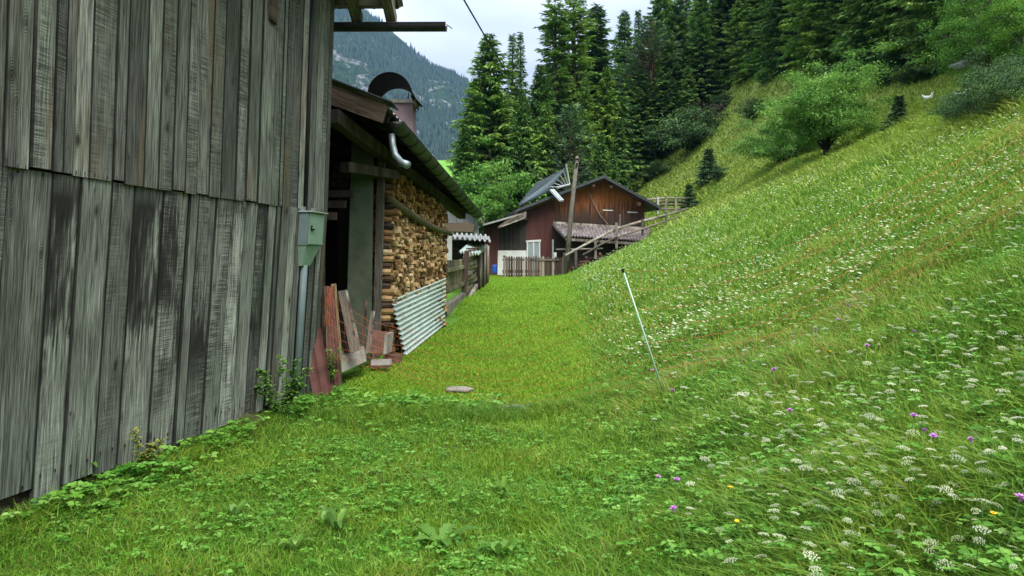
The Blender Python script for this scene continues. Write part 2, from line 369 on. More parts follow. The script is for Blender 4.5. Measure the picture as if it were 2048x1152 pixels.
M['spruce'] = leafmat('spruce_needles', [(0, G(.026, .07, .016)), (.5, G(.10, .205, .042)), (1, G(.26, .41, .085))], .15, None, .42)
M['bluepine'] = leafmat('pine_needles', [(0, G(.03, .075, .03)), (.5, G(.085, .165, .065)), (1, G(.17, .28, .11))], .15)
M['larch'] = leafmat('larch_needles', [(0, G(.06, .13, .02)), (.5, G(.15, .27, .05)), (1, G(.27, .42, .09))], .25)
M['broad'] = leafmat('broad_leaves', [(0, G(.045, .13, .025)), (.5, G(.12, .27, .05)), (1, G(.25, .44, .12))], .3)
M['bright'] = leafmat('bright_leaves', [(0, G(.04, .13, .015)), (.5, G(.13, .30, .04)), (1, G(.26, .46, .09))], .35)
M['juniper'] = leafmat('juniper_needles', [(0, G(.015, .045, .015)), (.5, G(.04, .10, .03)), (1, G(.11, .20, .06))], .15)
M['deadtwig'] = simple('dead_twigs', (.12, .09, .07), .9, var=.3)
M['umbel'] = leafmat('white_petals', [(0, G(.22, .29, .13)), (.5, G(.36, .41, .24)), (1, G(.52, .55, .40))], .2, None, .06)
M['stem'] = leafmat('flower_stem', [(0, G(.08, .18, .04)), (1, G(.14, .26, .06))], .1)
M['purple'] = leafmat('purple_petals', [(0, G(.38, .14, .42)), (1, G(.62, .28, .66))], .2, None, .1)
M['yellow'] = leafmat('yellow_petals', [(0, G(.75, .45, .02)), (1, G(.85, .6, .03))], .2)
M['farconifer'] = leafmat('far_conifers', [(0, G(.010, .026, .018)), (1, G(.03, .055, .03))], .0)

# ------------------------------------------------------------------ ground sheet
def ground_mat():
    n = NT('ground'); p = n.pos(); s = n.sep(p)
    x0 = n.mth('SUBTRACT', s[0], n.mth('ADD', n.mth('MULTIPLY', s[1], .062), .35))
    n1 = n.noise(p, 1.2, 5, .6); n2 = n.noise(p, 9, 5, .7); n3 = n.noise(p, 60, 3, .7)
    lane = n.ramp(n.mth('ADD', n.mth('MULTIPLY', n1, .5), n.mth('MULTIPLY', n2, .5)), [(.3, (.04, .10, .015)), (.5, (.09, .20, .02)), (.7, (.15, .27, .035))])
    mead = n.ramp(n.mth('ADD', n.mth('MULTIPLY', n1, .4), n.mth('MULTIPLY', n2, .6)), [(.3, (.045, .085, .02)), (.5, (.09, .16, .03)), (.7, (.2, .24, .07))])
    hill = n.ramp(n.mth('ADD', n.mth('MULTIPLY', n.noise(p, .5, 5, .6), .5), n.mth('MULTIPLY', n2, .5)), [(.3, (.08, .11, .03)), (.5, (.17, .22, .045)), (.7, (.30, .32, .09))])
    c = n.mix(n.ramp(n.mth('MULTIPLY', n.mth('ADD', x0, n.mth('MULTIPLY', n1, .8)), .2), [(.1, 0.), (.2, 1.)]), lane, mead)
    c = n.mix(n.ramp(n.mth('MULTIPLY', n.mth('ADD', s[0], n.mth('MULTIPLY', n1, 2.)), .05), [(.47, 0.), (.62, 1.)]), c, hill)
    near = n.ramp(n.mth('MULTIPLY', s[1], .05), [(.36, 1.), (.46, 0.)])
    soil = n.ramp(n2, [(.3, (.035, .045, .012)), (.55, (.10, .13, .02)), (.75, (.18, .19, .03))])
    c = n.mix(n.mth('MULTIPLY', near, .8), c, soil)
    far = n.ramp(n.mth('MULTIPLY', s[1], .005), [(.45, 0.), (.55, 1.)])
    c = n.mix(far, c, n.ramp(n.noise(p, .06, 4, .6), [(.3, (.10, .24, .03)), (.7, (.16, .34, .05))]))
    # bare forest floor under the conifers
    n.bump(n.mth('ADD', n2, n.mth('MULTIPLY', n3, .4)), .9, .05)
    return n.fin(c, .95, 0, .1)
def sheet():
    t = np.linspace(-1, 1, 420); xs = 4+2500*np.sinh(t*7.3)/np.sinh(7.3)
    u = np.linspace(-.45, 1, 460); ys = 8+3000*np.sinh(u*7.0)/np.sinh(7.0)
    X, Y = np.meshgrid(xs, ys); Z = terr(X, Y)
    v = np.stack([X, Y, Z], -1).reshape(-1, 3); nx = len(xs); ny = len(ys)
    i = np.arange(nx-1)[None, :]+np.arange(ny-1)[:, None]*nx; i = i.ravel()
    return ap('ground', v, np.stack([i, i+1, i+nx+1, i+nx], 1), ground_mat(), smooth=True)
tag(sheet(), 'grassy valley floor rising into a steep hillside on the right', None, None, 'structure')

# ------------------------------------------------------------------ mountain
def vnoise(X, Y, seed, oct=5, ridged=False):
    r = np.random.RandomState(seed); out = 0; amp = 1; fr = 1
    for o in range(oct):
        th = r.rand()*6.28; c, s_ = math.cos(th), math.sin(th); ph = r.rand(4)*6.28
        u = (X*c-Y*s_)*fr; v = (X*s_+Y*c)*fr
        w_ = np.sin(u+1.7*np.sin(v*.8+ph[0])+ph[1])*np.sin(v+1.5*np.sin(u*.7+ph[2])+ph[3])
        out = out+amp*((1-2*np.abs(w_)) if ridged else w_); amp *= .52; fr *= 2.03
    return out
def mtn_z(X, Y):
    rx = [-1200, -700, -420, -271, -208, -165, -117, -70, -20, 60, 200, 500]
    rz = [760, 640, 500, 410, 379, 341, 305, 281, 245, 190, 120, 30]
    k = 1500/1200.
    R = np.interp(X/k, rx, rz)*k
    t = np.clip((Y-820)/(1500-820), 0, 1)
    f = np.where(Y < 1500, t**.9, np.clip(1-(Y-1500)/700, 0, 1))
    amp = 9+22*np.minimum(f, 1-f)*2
    return 10+R*f+amp*vnoise(X/85., Y/140., 5, 6, True)*np.where(f < .02, 0, 1)*.55
def mountain():
    xs = np.linspace(-1500, 600, 420); ys = np.linspace(800, 2200, 240)
    X, Y = np.meshgrid(xs, ys); Z = mtn_z(X, Y)
    v = np.stack([X, Y, Z], -1).reshape(-1, 3); nx = len(xs)
    i = (np.arange(nx-1)[None, :]+np.arange(len(ys)-1)[:, None]*nx).ravel()
    n = NT('mountain_rock'); p = n.pos()
    rk = n.noise(n.map(p, (1, 1, .45)), .022, 8, .68, .5); r2 = n.noise(n.map(p, (1, .6, 1)), .12, 6, .75)
    rock = n.ramp(r2, [(.35, (.09, .09, .1)), (.55, (.24, .24, .25)), (.7, (.42, .41, .42))])
    wood = n.ramp(n.noise(p, .1, 5, .7), [(.35, (.012, .026, .014)), (.65, (.045, .075, .028))])
    n.bump(r2, .8, 6)
    n.fin(n.mix(n.ramp(n.mth('ADD', n.mth('MULTIPLY', rk, .72), n.mth('MULTIPLY', r2, .28)), [(.52, 0.), (.58, .8)]), wood, rock), .95, 0, .1)
    ob = ap('mountain', v, np.stack([i, i+1, i+nx+1, i+nx], 1), n.m, smooth=True)
    tag(ob, 'hazy blue mountain with grey rock and forest behind the shed', None, None, 'structure')
    # conifers on the mountain
    N = 26000; x = rs.uniform(-620, 60, N); y = rs.uniform(850, 1530, N)
    k = vnoise(x/60., y/80., 11, 4)+rs.randn(N)*.35 > -.1
    x = x[k]; y = y[k]; N = len(x); z = mtn_z(x, y); h = rs.uniform(6, 15, N); r = h*rs.uniform(.16, .26, N)
    ang = np.arange(5)*2*math.pi/5
    ring = np.stack([x[:, None]+r[:, None]*np.cos(ang), y[:, None]+r[:, None]*np.sin(ang), np.repeat((z-1)[:, None], 5, 1)], -1)
    tip = np.stack([x, y, z+h], -1)[:, None, :]
    vv = np.concatenate([ring, tip], 1).reshape(-1, 3); b = np.arange(N)[:, None]*6
    fs = np.stack([np.stack([b[:, 0]+j, b[:, 0]+(j+1) % 5, b[:, 0]+5], 1) for j in range(5)], 1).reshape(-1, 3)
    o = ap('mountain_forest', vv, fs, M['farconifer'], rnd=np.repeat(rs.rand(N), 6))
    tag(o, 'dark conifer wood covering the distant mountainside', 'forest', None, 'stuff')
mountain()
# ================================================================== BARN (left)
def lean(z): return -(2.16-z)*.066 if z < 2.16 else (z-2.16)*.034
def wx(Y, z, out=0): return -2.92+.184*(Y-4.42)+lean(z)+out
def wY(px, z):
    q = (px-1024)/F; return (-2.92-.184*4.42+lean(z))/(q-.184)
barn = empty('barn', (-3.2, 6, 0), 'big old barn of weathered grey upright planks filling the left side', 'barn')
upx = [0, 22, 53, 97, 120, 141, 172, 219, 243, 282, 311, 338, 364, 388, 413, 435, 464, 486, 510, 537, 553]
ups = [wY(p, 2.2) for p in upx]
q = ups[0]; L_ = []
while q > 1.0: q -= random.uniform(.14, .26); L_.append(q)
ups = L_[::-1]+ups
mb = MB()
def plank(mb, y0, y1, z0, z1, out, th=.02, gap=.003, nz=1):
    r = random.random(); o = out+random.uniform(0, .016); t = random.uniform(-.006, .006)
    zs = np.linspace(z0, z1, nz+1)
    for a_, b_ in zip(zs[:-1], zs[1:]):
        pass
    a_, b_ = z0, z1
    ya, yb = y0+gap, y1-gap
    pts = []
    for z in (a_, b_):
        pts += [(wx(ya, z, o+t-th), ya, z), (wx(ya, z, o+t), ya, z), (wx(yb, z, o-t), yb, z), (wx(yb, z, o-t-th), yb, z)]
    W = (yb-ya)*1.017
    c = [(0, a_, 0), (0, a_, 0), (W, a_, 1), (W, a_, 1), (0, b_, 0), (0, b_, 0), (W, b_, 1), (W, b_, 1)]
    mb.hexa(pts, r, c)
for y0, y1 in zip(ups[:-1], ups[1:]):
    plank(mb, y0, y1, 2.155+random.uniform(-.012, .012), 4.70-(y1-9.15)*.42, .013, gap=random.choice([.003, .005, .008]))
# boards right of the joint run the full height
rt = [553, 561, 576, 591, 603]
rt2 = [609, 622, 634, 643, 652]
for lst in (rt, rt2):
    for a_, b_ in zip(lst[:-1], lst[1:]):
        plank(mb, wY(a_, 2.2), wY(b_, 2.2), .12+random.uniform(-.02, .02), 2.16, .012, gap=.004)
        plank(mb, wY(a_, 2.2), wY(b_, 2.2), 2.16, 4.72-(wY(b_, 2.2)-9.15)*.42, .012, gap=.004)
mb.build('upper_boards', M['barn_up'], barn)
lo = [-40, 12, 105, 160, 223, 270, 326, 379, 398, 430, 462, 490, 515, 534, 552]
los = [wY(p, 2.1) for p in lo]; q = los[0]; L_ = []
while q > 1.0: q -= random.uniform(.2, .34); L_.append(q)
los = L_[::-1]+los
mb = MB()
for y0, y1 in zip(los[:-1], los[1:]):
    plank(mb, y0, y1, .10+random.uniform(-.03, .03)+(.05 if y0 < 4.6 else 0), 2.15, 0., gap=random.choice([.004, .006, .009]))
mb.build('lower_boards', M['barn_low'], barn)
yE = wY(652, 2.2)
# corner trim, end face, dark core, sill beam, stone footing
mb = MB()
for z0, z1 in ((.1, 2.16), (2.16, 4.86)):
    mb.hexa([(wx(yE-.02, z0, -.18), yE+.0, z0), (wx(yE, z0, -.03), yE+.0, z0), (wx(yE, z0, -.03), yE+.03, z0), (wx(yE, z0, -.18), yE+.03, z0),
             (wx(yE-.02, z1, -.18), yE+.0, z1), (wx(yE, z1, -.03), yE+.0, z1), (wx(yE, z1, -.03), yE+.03, z1), (wx(yE, z1, -.18), yE+.03, z1)], .3)
mb.build('corner_post', M['brownwood'], barn)
mb = MB()
for z0, z1, zn in ((.0, 2.16, 2.16), (2.16, 4.88, 8.1)):
    mb.hexa([(-8.5, .8, z0), (wx(.8, z0, -.06), .8, z0), (wx(yE, z0, -.06), yE-.02, z0), (-8.5, yE-.02, z0),
             (-8.5, .8, zn), (wx(.8, zn, -.06), .8, zn), (wx(yE, z1, -.06), yE-.02, z1), (-8.5, yE-.02, z1)], .2)
mb.build('dark_core', M['darkwood'], barn)  # solid box added to stop light leaks and keep board gaps dark
mb = MB()
mb.hexa([(wx(.8, .1, -.3), .8, -.2), (wx(.8, .1, -.045), .8, -.2), (wx(8.2, .1, -.045), 8.2, -.2), (wx(8.2, .1, -.3), 8.2, -.2),
         (wx(.8, .1, -.3), .8, .16), (wx(.8, .1, -.045), .8, .16), (wx(8.2, .1, -.045), 8.2, .16), (wx(8.2, .1, -.3), 8.2, .16)], .4)
mb.build('footing', M['soil'], barn)
# roof: slopes down away from the camera, overhangs the gable
rf = MB(); T = 0.42
def rz(y): return 4.75-(y-9.15)*T
nco = 60
def rfn(u, v):
    y = 9.2-v*6.5; x = -8.6+u*(7.25); return (x, y, rz(y)+.03+.018*math.sin(x*2*math.pi/.14))
rf.grid(rfn, 320, 3, .5)
rf.grid(lambda u, v: (lambda p: (p[0], p[1], p[2]-.012))(rfn(u, v)), 320, 3, .5)
rf.build('roof_sheet', M['fibre'], barn)
rf = MB()
for k in range(7):      # rafters/purlins under the overhang
    y = 8.95-k*1.0
    rf.bar((-3, y, rz(y)-.09), (-1.42, y, rz(y)-.09), .12, .14)
for x in (-1.48, -1.9, -2.6, -3.6, -5, -6.5):
    rf.bar((x, 9.12, rz(9.12)-.2), (x, 2.8, rz(2.8)-.2), .12, .13)
rf.slab([(-8.5, 9.15, rz(9.15)-.03), (-1.4, 9.15, rz(9.15)-.03), (-1.4, 2.8, rz(2.8)-.03), (-8.5, 2.8, rz(2.8)-.03)], (0, 0, .02))
rf.build('rafter', M['oldwood'], barn)
# eave gutter reaching far out past the corner
g = MB()
def halfpipe(mb, A, B, R, n=40, m=14, th=.004, flare=1.0, ends=True):
    A = Vector(A); B = Vector(B); d = (B-A).normalized(); s_ = d.cross(Vector((0, 0, 1))).normalized(); u = s_.cross(d).normalized()
    for rr in (R, R-th):
        mb.grid(lambda i, j: A+(B-A)*i+s_*rr*math.cos(math.pi*(1+j))+u*rr*math.sin(math.pi*(1+j)), n, m, .5)
    for sg in (-1, 1): mb.tube([A+s_*R*sg, B+s_*R*sg], .008, 6, .5)
gy = 9.0; Ag = P(600, 44, gy); Bg = P(893, 49, gy)
halfpipe(g, (Ag.x-3, gy+.2, 4.53), (Bg.x, gy, Bg.z+.0), .085)
g.tube([(Bg.x-.0, gy, Bg.z), (Bg.x+.07, gy, Bg.z-.05)], [.006, .006], 6)
go_ = g.build('gutter', M['gutterdark'], barn, smooth=True)
# short brown batten high on the wall
mb = MB(); ya = wY(531, 4); yb = wY(543, 4)
mb.hexa([(wx(ya, 3.9, .035), ya, 3.92), (wx(ya, 3.9, .06), ya, 3.92), (wx(yb, 3.9, .06), yb, 3.90), (wx(yb, 3.9, .035), yb, 3.90),
         (wx(ya, 4.8, .035), ya, 4.8), (wx(ya, 4.8, .06), ya, 4.8), (wx(yb, 4.8, .06), yb, 4.8), (wx(yb, 4.8, .035), yb, 4.8)], .9, [(0, 0, 0)]*4+[(.1, .8, 0)]*4)
mb.build('batten', M['palewood'], barn).data.materials[0] = M['brownwood']

# ---- electrical box on the wall
Y0 = wY(592, 1.9); z1 = P(592, 424, Y0).z; z0 = P(592, 490, Y0).z; Y1 = Y0+.36
eb = empty('electrical_box', (wx(Y0, 1.8), Y0, z0), 'grey green metal electrical cabinet mounted on the barn boards near the corner', 'electrical box')
def wb(mb, y0, y1, zz0, zz1, o0, o1, ob0=None):
    b0 = o1 if ob0 is None else ob0
    mb.hexa([(wx(y0, zz0, o0), y0, zz0), (wx(y0, zz0, b0), y0, zz0), (wx(y1, zz0, b0), y1, zz0), (wx(y1, zz0, o0), y1, zz0),
             (wx(y0, zz1, o0), y0, zz1), (wx(y0, zz1, o1), y0, zz1), (wx(y1, zz1, o1), y1, zz1), (wx(y1, zz1, o0), y1, zz1)])
mb = MB(); wb(mb, Y0, Y1, z0, z1, .025, .125); mb.build('cabinet', M['boxmetal'], eb)
mb = MB(); wb(mb, Y0+.012, Y1-.012, z0+.01, z1-.012, .128, .137)
dr = mb.build('door', M['boxgreen'], eb)
mb = MB(); wb(mb, Y0+.03, Y0+.10, z0+.16, z0+.175, .14, .155); wb(mb, Y0+.03, Y0+.05, z0+.165, z0+.21, .14, .15)
hd = mb.build('handle', M['bracket'], None); hd.parent = dr; hd.location = -Vector(eb.location)
mb = MB(); wb(mb, Y0-.02, Y1+.03, z1+.001, z1+.014, .02, .16); mb.build('rain_cap', M['alu'], eb)
mb = MB()
zl = P(600, 532, Y0).z
mb.hexa([(wx(Y0+.04, zl, .02), Y0+.06, zl), (wx(Y0+.04, zl, .07), Y0+.06, zl), (wx(Y0+.2, zl, .07), Y0+.24, zl), (wx(Y0+.2, zl, .02), Y0+.24, zl),
         (wx(Y0, z0, .02), Y0+.01, z0-.002), (wx(Y0, z0, .115), Y0+.01, z0-.002), (wx(Y1, z0, .115), Y1-.02, z0-.002), (wx(Y1, z0, .02), Y1-.02, z0-.002)])
mb.build('cable_funnel', M['boxgreen'], eb)
for yy in (Y0+.03, Y1-.1):
    mb = MB(); wb(mb, yy, yy+.05, z1+.016, z1+.06, .02, .05); mb.build('clamp', M['zinc'], eb)
mb = MB(); yc = Y0+.13
mb.tube([(wx(yc, zl, .05), yc, zl+.01), (wx(yc, 1, .05), yc, 1.0), (wx(yc, -.1, .05), yc, -.1)], .038, 10); mb.build('conduit', M['boxmetal'], eb, True)
mb = MB(); yc = wY(606, 2.4)
mb.tube([(wx(yc, 2.2, .03), yc, z1+.015), (wx(yc, 4.9, .03), yc, 4.9)], .024, 8, .1)
mb.build('cable_duct', M['cable'], eb, True)

# ================================================================== WOODSHED
shed = empty('woodshed', (-2.4, 13, 0), 'open fronted dark timber woodshed with mossy gutter behind the barn corner', 'shed')
E0 = P(790, 243, 10.5); E1 = P(955, 428, 18)      # gutter ends
def eave(t): return E0+(E1-E0)*t
mb = MB()     # roof slab rising to the left
def rp(t, s, dz=0): p = eave(t); return Vector((p.x-.06-s, p.y, p.z+.07+.4*s+dz))
mb.slab([rp(-.06, 0), rp(1.0, 0), rp(1.0, 4.3), rp(-.06, 4.3)], (0, 0, .025))
mb.build('roof_boards', M['darkwood'], shed)
mb = MB()
mb.grid(lambda u, v: rp(-.09+1.1*u, -.06+4.4*v, .05+.018*math.sin(u*9.2*2*math.pi/.18)), 400, 2, .5)
mb.build('roof_sheet', M['fibre'], shed)
mb = MB()
for k in range(13):
    t = -.02+k*.084; mb.bar(rp(t, -.02, -.07), rp(t, 4.2, -.07), .09, .13)
mb.build('rafter', M['darkwood'], shed)
# barge board at the near end
a0 = P(655, 158, 9.85); a1 = P(786, 207, 9.85)
mb = MB(); c0 = P(655, 211, 9.85); c1 = P(765, 246, 9.85); a2 = P(776, 212, 9.85)
mb.add([a0-Vector((1.6, 0, -.6)), a2, c1, c0-Vector((1.6, 0, -.6))]+[p+Vector((0, .03, 0)) for p in (a0-Vector((1.6, 0, -.6)), a2, c1, c0-Vector((1.6, 0, -.6)))],
       [(0, 3, 2, 1), (4, 5, 6, 7), (0, 1, 5, 4), (1, 2, 6, 5), (2, 3, 7, 6), (3, 0, 4, 7)], .2,
       [(.02, 0, 0), (.02, 2.4, 0), (.3, 2.4, 0), (.3, 0, 0)]*2)
mb.build('barge_board', M['brownwood'], shed)
mb = MB(); mb.slab([a0-Vector((1.6, .05, -.62)), a1+Vector((0, -.05, .0)), a1+Vector((0, .5, .0)), a0-Vector((1.6, -.5, -.62))], (0, 0, .02)); mb.build('edge_strip', M['roofdark'], shed)
# gutter with straps
g = MB(); halfpipe(g, E0, E1, .12, 30, 14, .005)
g.prism([E0+Vector((.12*math.cos(math.pi+math.pi*k/12), .004, .12*math.sin(math.pi+math.pi*k/12))) for k in range(13)], (0, .004, 0))
gt = g.build('gutter', M['gutter'], shed, True)
for k in range(15):
    c = eave(.05+k*.065); mb = MB()
    mb.tube([c+Vector((math.cos(math.pi+math.pi*j/12)*.127, 0, math.sin(math.pi+math.pi*j/12)*.127)) for j in range(13)], .011, 5)
    ob = mb.build('gutter_strap', M['bracket'], None, True); ob.parent = gt; ob.location = -Vector(shed.location)
# pale downpipe elbow
mb = MB()
mb.tube([P(783, 268, 10.55), P(785, 290, 10.55), P(790, 310, 10.55), P(802, 325, 10.5), P(816, 330, 10.4)], [.045, .047, .05, .053, .056], 12)
mb.build('downpipe', M['zinc'], shed, True)
# posts, beams, walls
mb = MB(); mb.bar(P(752, 700, 11.9)-Vector((0, 0, .3)), P(764, 290, 11.9), .11, .12, .3); mb.build('post', M['oldwood'], shed)
mb = MB(); mb.slab([P(690, 730, 11.4), P(742, 730, 11.6), P(748, 285, 11.6), P(704, 285, 11.4)], (-.03, .09, 0), .4); mb.build('side_panel', M['pillar'], shed)
mb = MB(); mb.box(-6.0, -5.9, 9.6, 18, 0, 5.8); mb.box(-6, -2.6, 17.9, 18, 0, 4.2); mb.box(-6, -3.0, 9.6, 9.65, .0, 4.3)
mb.box(-3.2, -2.28, 13.6, 13.7, 0, 3.6)
mb.build('back_wall', M['darkwood'], shed)
mb = MB(); mb.bar((-2.35, 9.7, 3.5), tuple(eave(1)+Vector((-.35, -.3, -.05))), .16, .18, .2); mb.bar((-2.6, 9.9, 3.3), (-2.6, 9.9, -.1), .16, .16)
for k in range(7): mb.bar((-2.35, 9.9+k*.55, 2.2+k*.2), (-3.4, 9.9+k*.55, 2.2+k*.2), .1, .1)
mb.bar((-2.4, 10.6, 2.95), tuple(P(790, 350, 12.1)), .14, .14)
mb.build('beam', M['darkwood'], shed)
# chimney behind the roof edge with a barrel cowl
ch = MB(); cy = 12.6
c_ = P(808, 225, cy); ch.box(P(786, 0, cy).x, P(826, 0, cy).x, cy, cy+.42, P(0, 285, cy).z, P(0, 206, cy).z)
cho = ch.build('chimney', M['chimney'], shed)
mb = MB(); mb.box(P(783, 0, cy).x-.02, P(829, 0, cy).x+.02, cy-.04, cy+.46, P(0, 206, cy).z+.002, P(0, 199, cy).z+.0)
ob = mb.build('chimney_cap', M['concrete'], None); ob.parent = cho; ob.location = -Vector(shed.location)
mb = MB(); cc = P(779, 188, cy-.35); R = 43/F*cy
for rr in (R, R-.008):
    mb.grid(lambda u, v: (cc.x+rr*math.cos(math.pi*(1.02-u*1.06)), cc.y+v*.95, cc.z+rr*1.0*math.sin(math.pi*(1.02-u*1.06))-v*.05), 28, 4, .3)
pR = Vector((cc.x+R, cc.y, cc.z))
mb.slab([pR+Vector((-.02, 0, .02)), pR+Vector((-.02, .95, .0)), P(846, 214, cy+.55), P(842, 210, cy-.3)], (0.004, 0, .008))
ob = mb.build('cowl', M['soot'], None, True); ob.parent = cho; ob.location = -Vector(shed.location)
for pa, pb2 in ((P(818, 186, cy), P(815, 206, cy)), (P(838, 204, cy), P(830, 222, cy)), (P(745, 205, cy), P(742, 186, cy))):
    mb = MB(); mb.tube([pa, pb2], .008, 5); ob = mb.build('cowl_bracket', M['bracket'], None); ob.parent = cho; ob.location = -Vector(shed.location)

# ---- firewood: face runs from W0 to W1, one log = one object (300), the rest one mesh
W0 = Vector((-1.98, 12.2, 0)); W1 = Vector((-1.40, 15.6, 0)); WD = (W1-W0).normalized(); WN = Vector((WD.y, -WD.x, 0)); WL = (W1-W0).length
logmat = NT('split_firewood'); _n = logmat
r_ = _n.attr('rnd'); pq = _n.obj()
endg = _n.noise(_n.map(pq, (1, 1, 1)), 28, 4, .65)
tone = _n.ramp(_n.mth('FRACT', _n.mth('ADD', _n.mth('MULTIPLY', r_, 7.3), _n.mth('MULTIPLY', _n.orand(), 5.1))), [(0, (.07, .042, .024)), (.25, (.26, .155, .065)), (.6, (.43, .28, .125)), (1, (.60, .46, .26))])
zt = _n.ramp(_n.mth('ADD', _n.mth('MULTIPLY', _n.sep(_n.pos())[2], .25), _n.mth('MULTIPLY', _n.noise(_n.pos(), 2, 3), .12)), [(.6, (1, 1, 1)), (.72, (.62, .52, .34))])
_n.bump(endg, .6, .01)
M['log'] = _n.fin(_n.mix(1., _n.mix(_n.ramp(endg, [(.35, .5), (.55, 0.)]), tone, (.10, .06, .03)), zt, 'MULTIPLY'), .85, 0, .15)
def logmesh(i):
    r = random.Random(i); k = r.choice([3, 4, 4, 5, 5]); a0 = r.random()*6.28; pts = []
    for j in range(k):
        t = a0+j*2*math.pi/k+r.uniform(-.25, .25); rad = r.uniform(.75, 1.1); pts.append((math.cos(t)*rad*.075, math.sin(t)*rad*.052))
    m_ = MB(); b = 1; vs = []
    # two rings + small inset end for a softened edge
    for x_, s_ in ((-.34, 1), (.325, 1), (.34, .93)):
        vs += [(x_, p[0]*s_, p[1]*s_) for p in pts]
    fs = [tuple(range(k))[::-1], tuple(2*k+j for j in range(k))]
    for q_ in range(2): fs += [(q_*k+j, q_*k+(j+1) % k, (q_+1)*k+(j+1) % k, (q_+1)*k+j) for j in range(k)]
    return vs, fs
LM = [logmesh(i) for i in range(16)]
lm_me = []
for vs, fs in LM:
    me = bpy.data.meshes.new('firewood_log'); me.from_pydata(vs, [], fs); me.materials.append(M['log'])
    at = me.attributes.new('rnd', 'FLOAT', 'POINT'); at.data.foreach_set('value', np.full(len(vs), random.random(), np.float32)); lm_me.append(me)
cells = []
def wood_top(s): return 3.12-.42*s/WL
row = 0; z = .12
while z < 3.2:
    s = random.uniform(-.02, .1)
    while s < WL+.02:
        zz = z+.28*max(0, s/WL)*.6+random.uniform(-.012, .012)
        if zz < wood_top(s) and zz > float(terr(W0.x+WD.x*s, W0.y+WD.y*s))+.03: cells.append((s, zz))
        s += random.uniform(.085, .125)
    z += .061
cells.sort(key=lambda c: c[0]+(0 if 0.9 < c[1] else 9))
SHX = lambda s, zz: W0+WD*s+Vector((0, 0, zz))
restm = MB(); rst_v = []
yaw0 = math.atan2(WN.y, WN.x)
for i, (s, zz) in enumerate(cells):
    k = random.randrange(16); out = random.uniform(-.40, -.27); loc = SHX(s, zz)+WN*out
    rx = random.uniform(0, 6.28) if random.random() < .5 else random.uniform(-.4, .4); yaw = yaw0+random.uniform(-.05, .05)
    if i < 300:
        o = bpy.data.objects.new('firewood_log', lm_me[k]); COL.objects.link(o); o.location = loc; o.rotation_euler = (rx, random.uniform(-.03, .03), yaw)
        o.scale = (1, random.uniform(.6, .95), random.uniform(.65, 1.0))
        tag(o, 'split firewood log with its pale yellow end showing in the stack under the shed eave', 'log', 'split logs stacked in the woodshed')
    else:
        vs, fs = LM[k]; c, s_ = math.cos(yaw), math.sin(yaw); cx, sx = math.cos(rx), math.sin(rx)
        pv = []
        for x, y, zl_ in vs:
            y, zl_ = y*.78, zl_*.78; y, zl_ = y*cx-zl_*sx, y*sx+zl_*cx
            pv.append((loc.x+x*c-y*s_, loc.y+x*s_+y*c, loc.z+zl_))
        restm.add(pv, fs, random.random())
ob = restm.build('firewood_pile', M['log'])
tag(ob, 'mass of stacked split firewood filling the rest of the woodshed stack', 'firewood', 'split logs stacked in the woodshed', 'stuff')
# crib of cross-laid logs at the near end of the stack
for k in range(24):
    zz = .55+k*.108
    mb = MB(); y = W0.y-.10+random.uniform(-.03, .03)
    xa = P(758+random.uniform(-6, 4), 0, 12.1).x; xb = P(783+random.uniform(-3, 6), 0, 12.1).x
    pts = [(xa, y, zz), (xb, y+.02, zz+random.uniform(-.01, .01))]
    mb.tube([pts[0], ((xa+xb)/2, y, zz+.006), pts[1]], [.05, .056, .048], 7)
    o = mb.build('cross_log', M['log'] if k % 3 else M['brownwood'])
    tag(o, 'short split log laid crosswise in the corner pillar of the woodpile', 'log', 'cross laid logs at the stack corner')
# pole tied across the stack
mb = MB(); a_ = P(776, 396, 12.0); b_ = P(838, 440, 13.6); c_ = P(902, 468, 15.6)
mb.tube([a_, P(808, 420, 12.7), b_, P(868, 456, 14.4), c_], [.06, .07, .068, .064, .05], 9)
tag(mb.build('holding_pole', M['fencewood'], None, True), 'crooked debarked pole fixed across the face of the firewood stack', 'pole')
# corrugated sheet leaning at the foot
mb = MB(); q0 = P(783, 600, 12.1); q1 = P(891, 556, 15.3); q2 = P(888, 655, 15.5); q3 = P(812, 718, 12.0)
nrm = (q1-q0).cross(q3-q0).normalized()*-1
NC = 12
def cfn(u, v): return (q0*(1-u)+q1*u)*(1-v)+(q3*(1-u)+q2*u)*v+nrm*(.024*math.sin(v*NC*2*math.pi))
mb.grid(cfn, 12, NC*12, .5); mb.grid(lambda u, v: cfn(u, v)-nrm*.003, 12, NC*12, .5)
tag(mb.build('corrugated_sheet', M['corr'], None, True), 'grey green corrugated metal sheet leaning along the foot of the woodpile', 'metal sheet')
# low concrete kerb under the sheet
mb = MB(); mb.slab([P(848, 692, 13.9), P(862, 694, 13.7), P(904, 642, 17.2), P(890, 640, 17.2)], (0, 0, -.16)); mb.slab([P(812, 716, 12.0), P(828, 700, 12.6), P(850, 690, 14.0), P(800, 690, 12.9)], (0, 0, -.2))
tag(mb.build('footing_strip', M['concrete']), 'broken concrete strip in the grass beside the corrugated sheet', 'concrete strip')

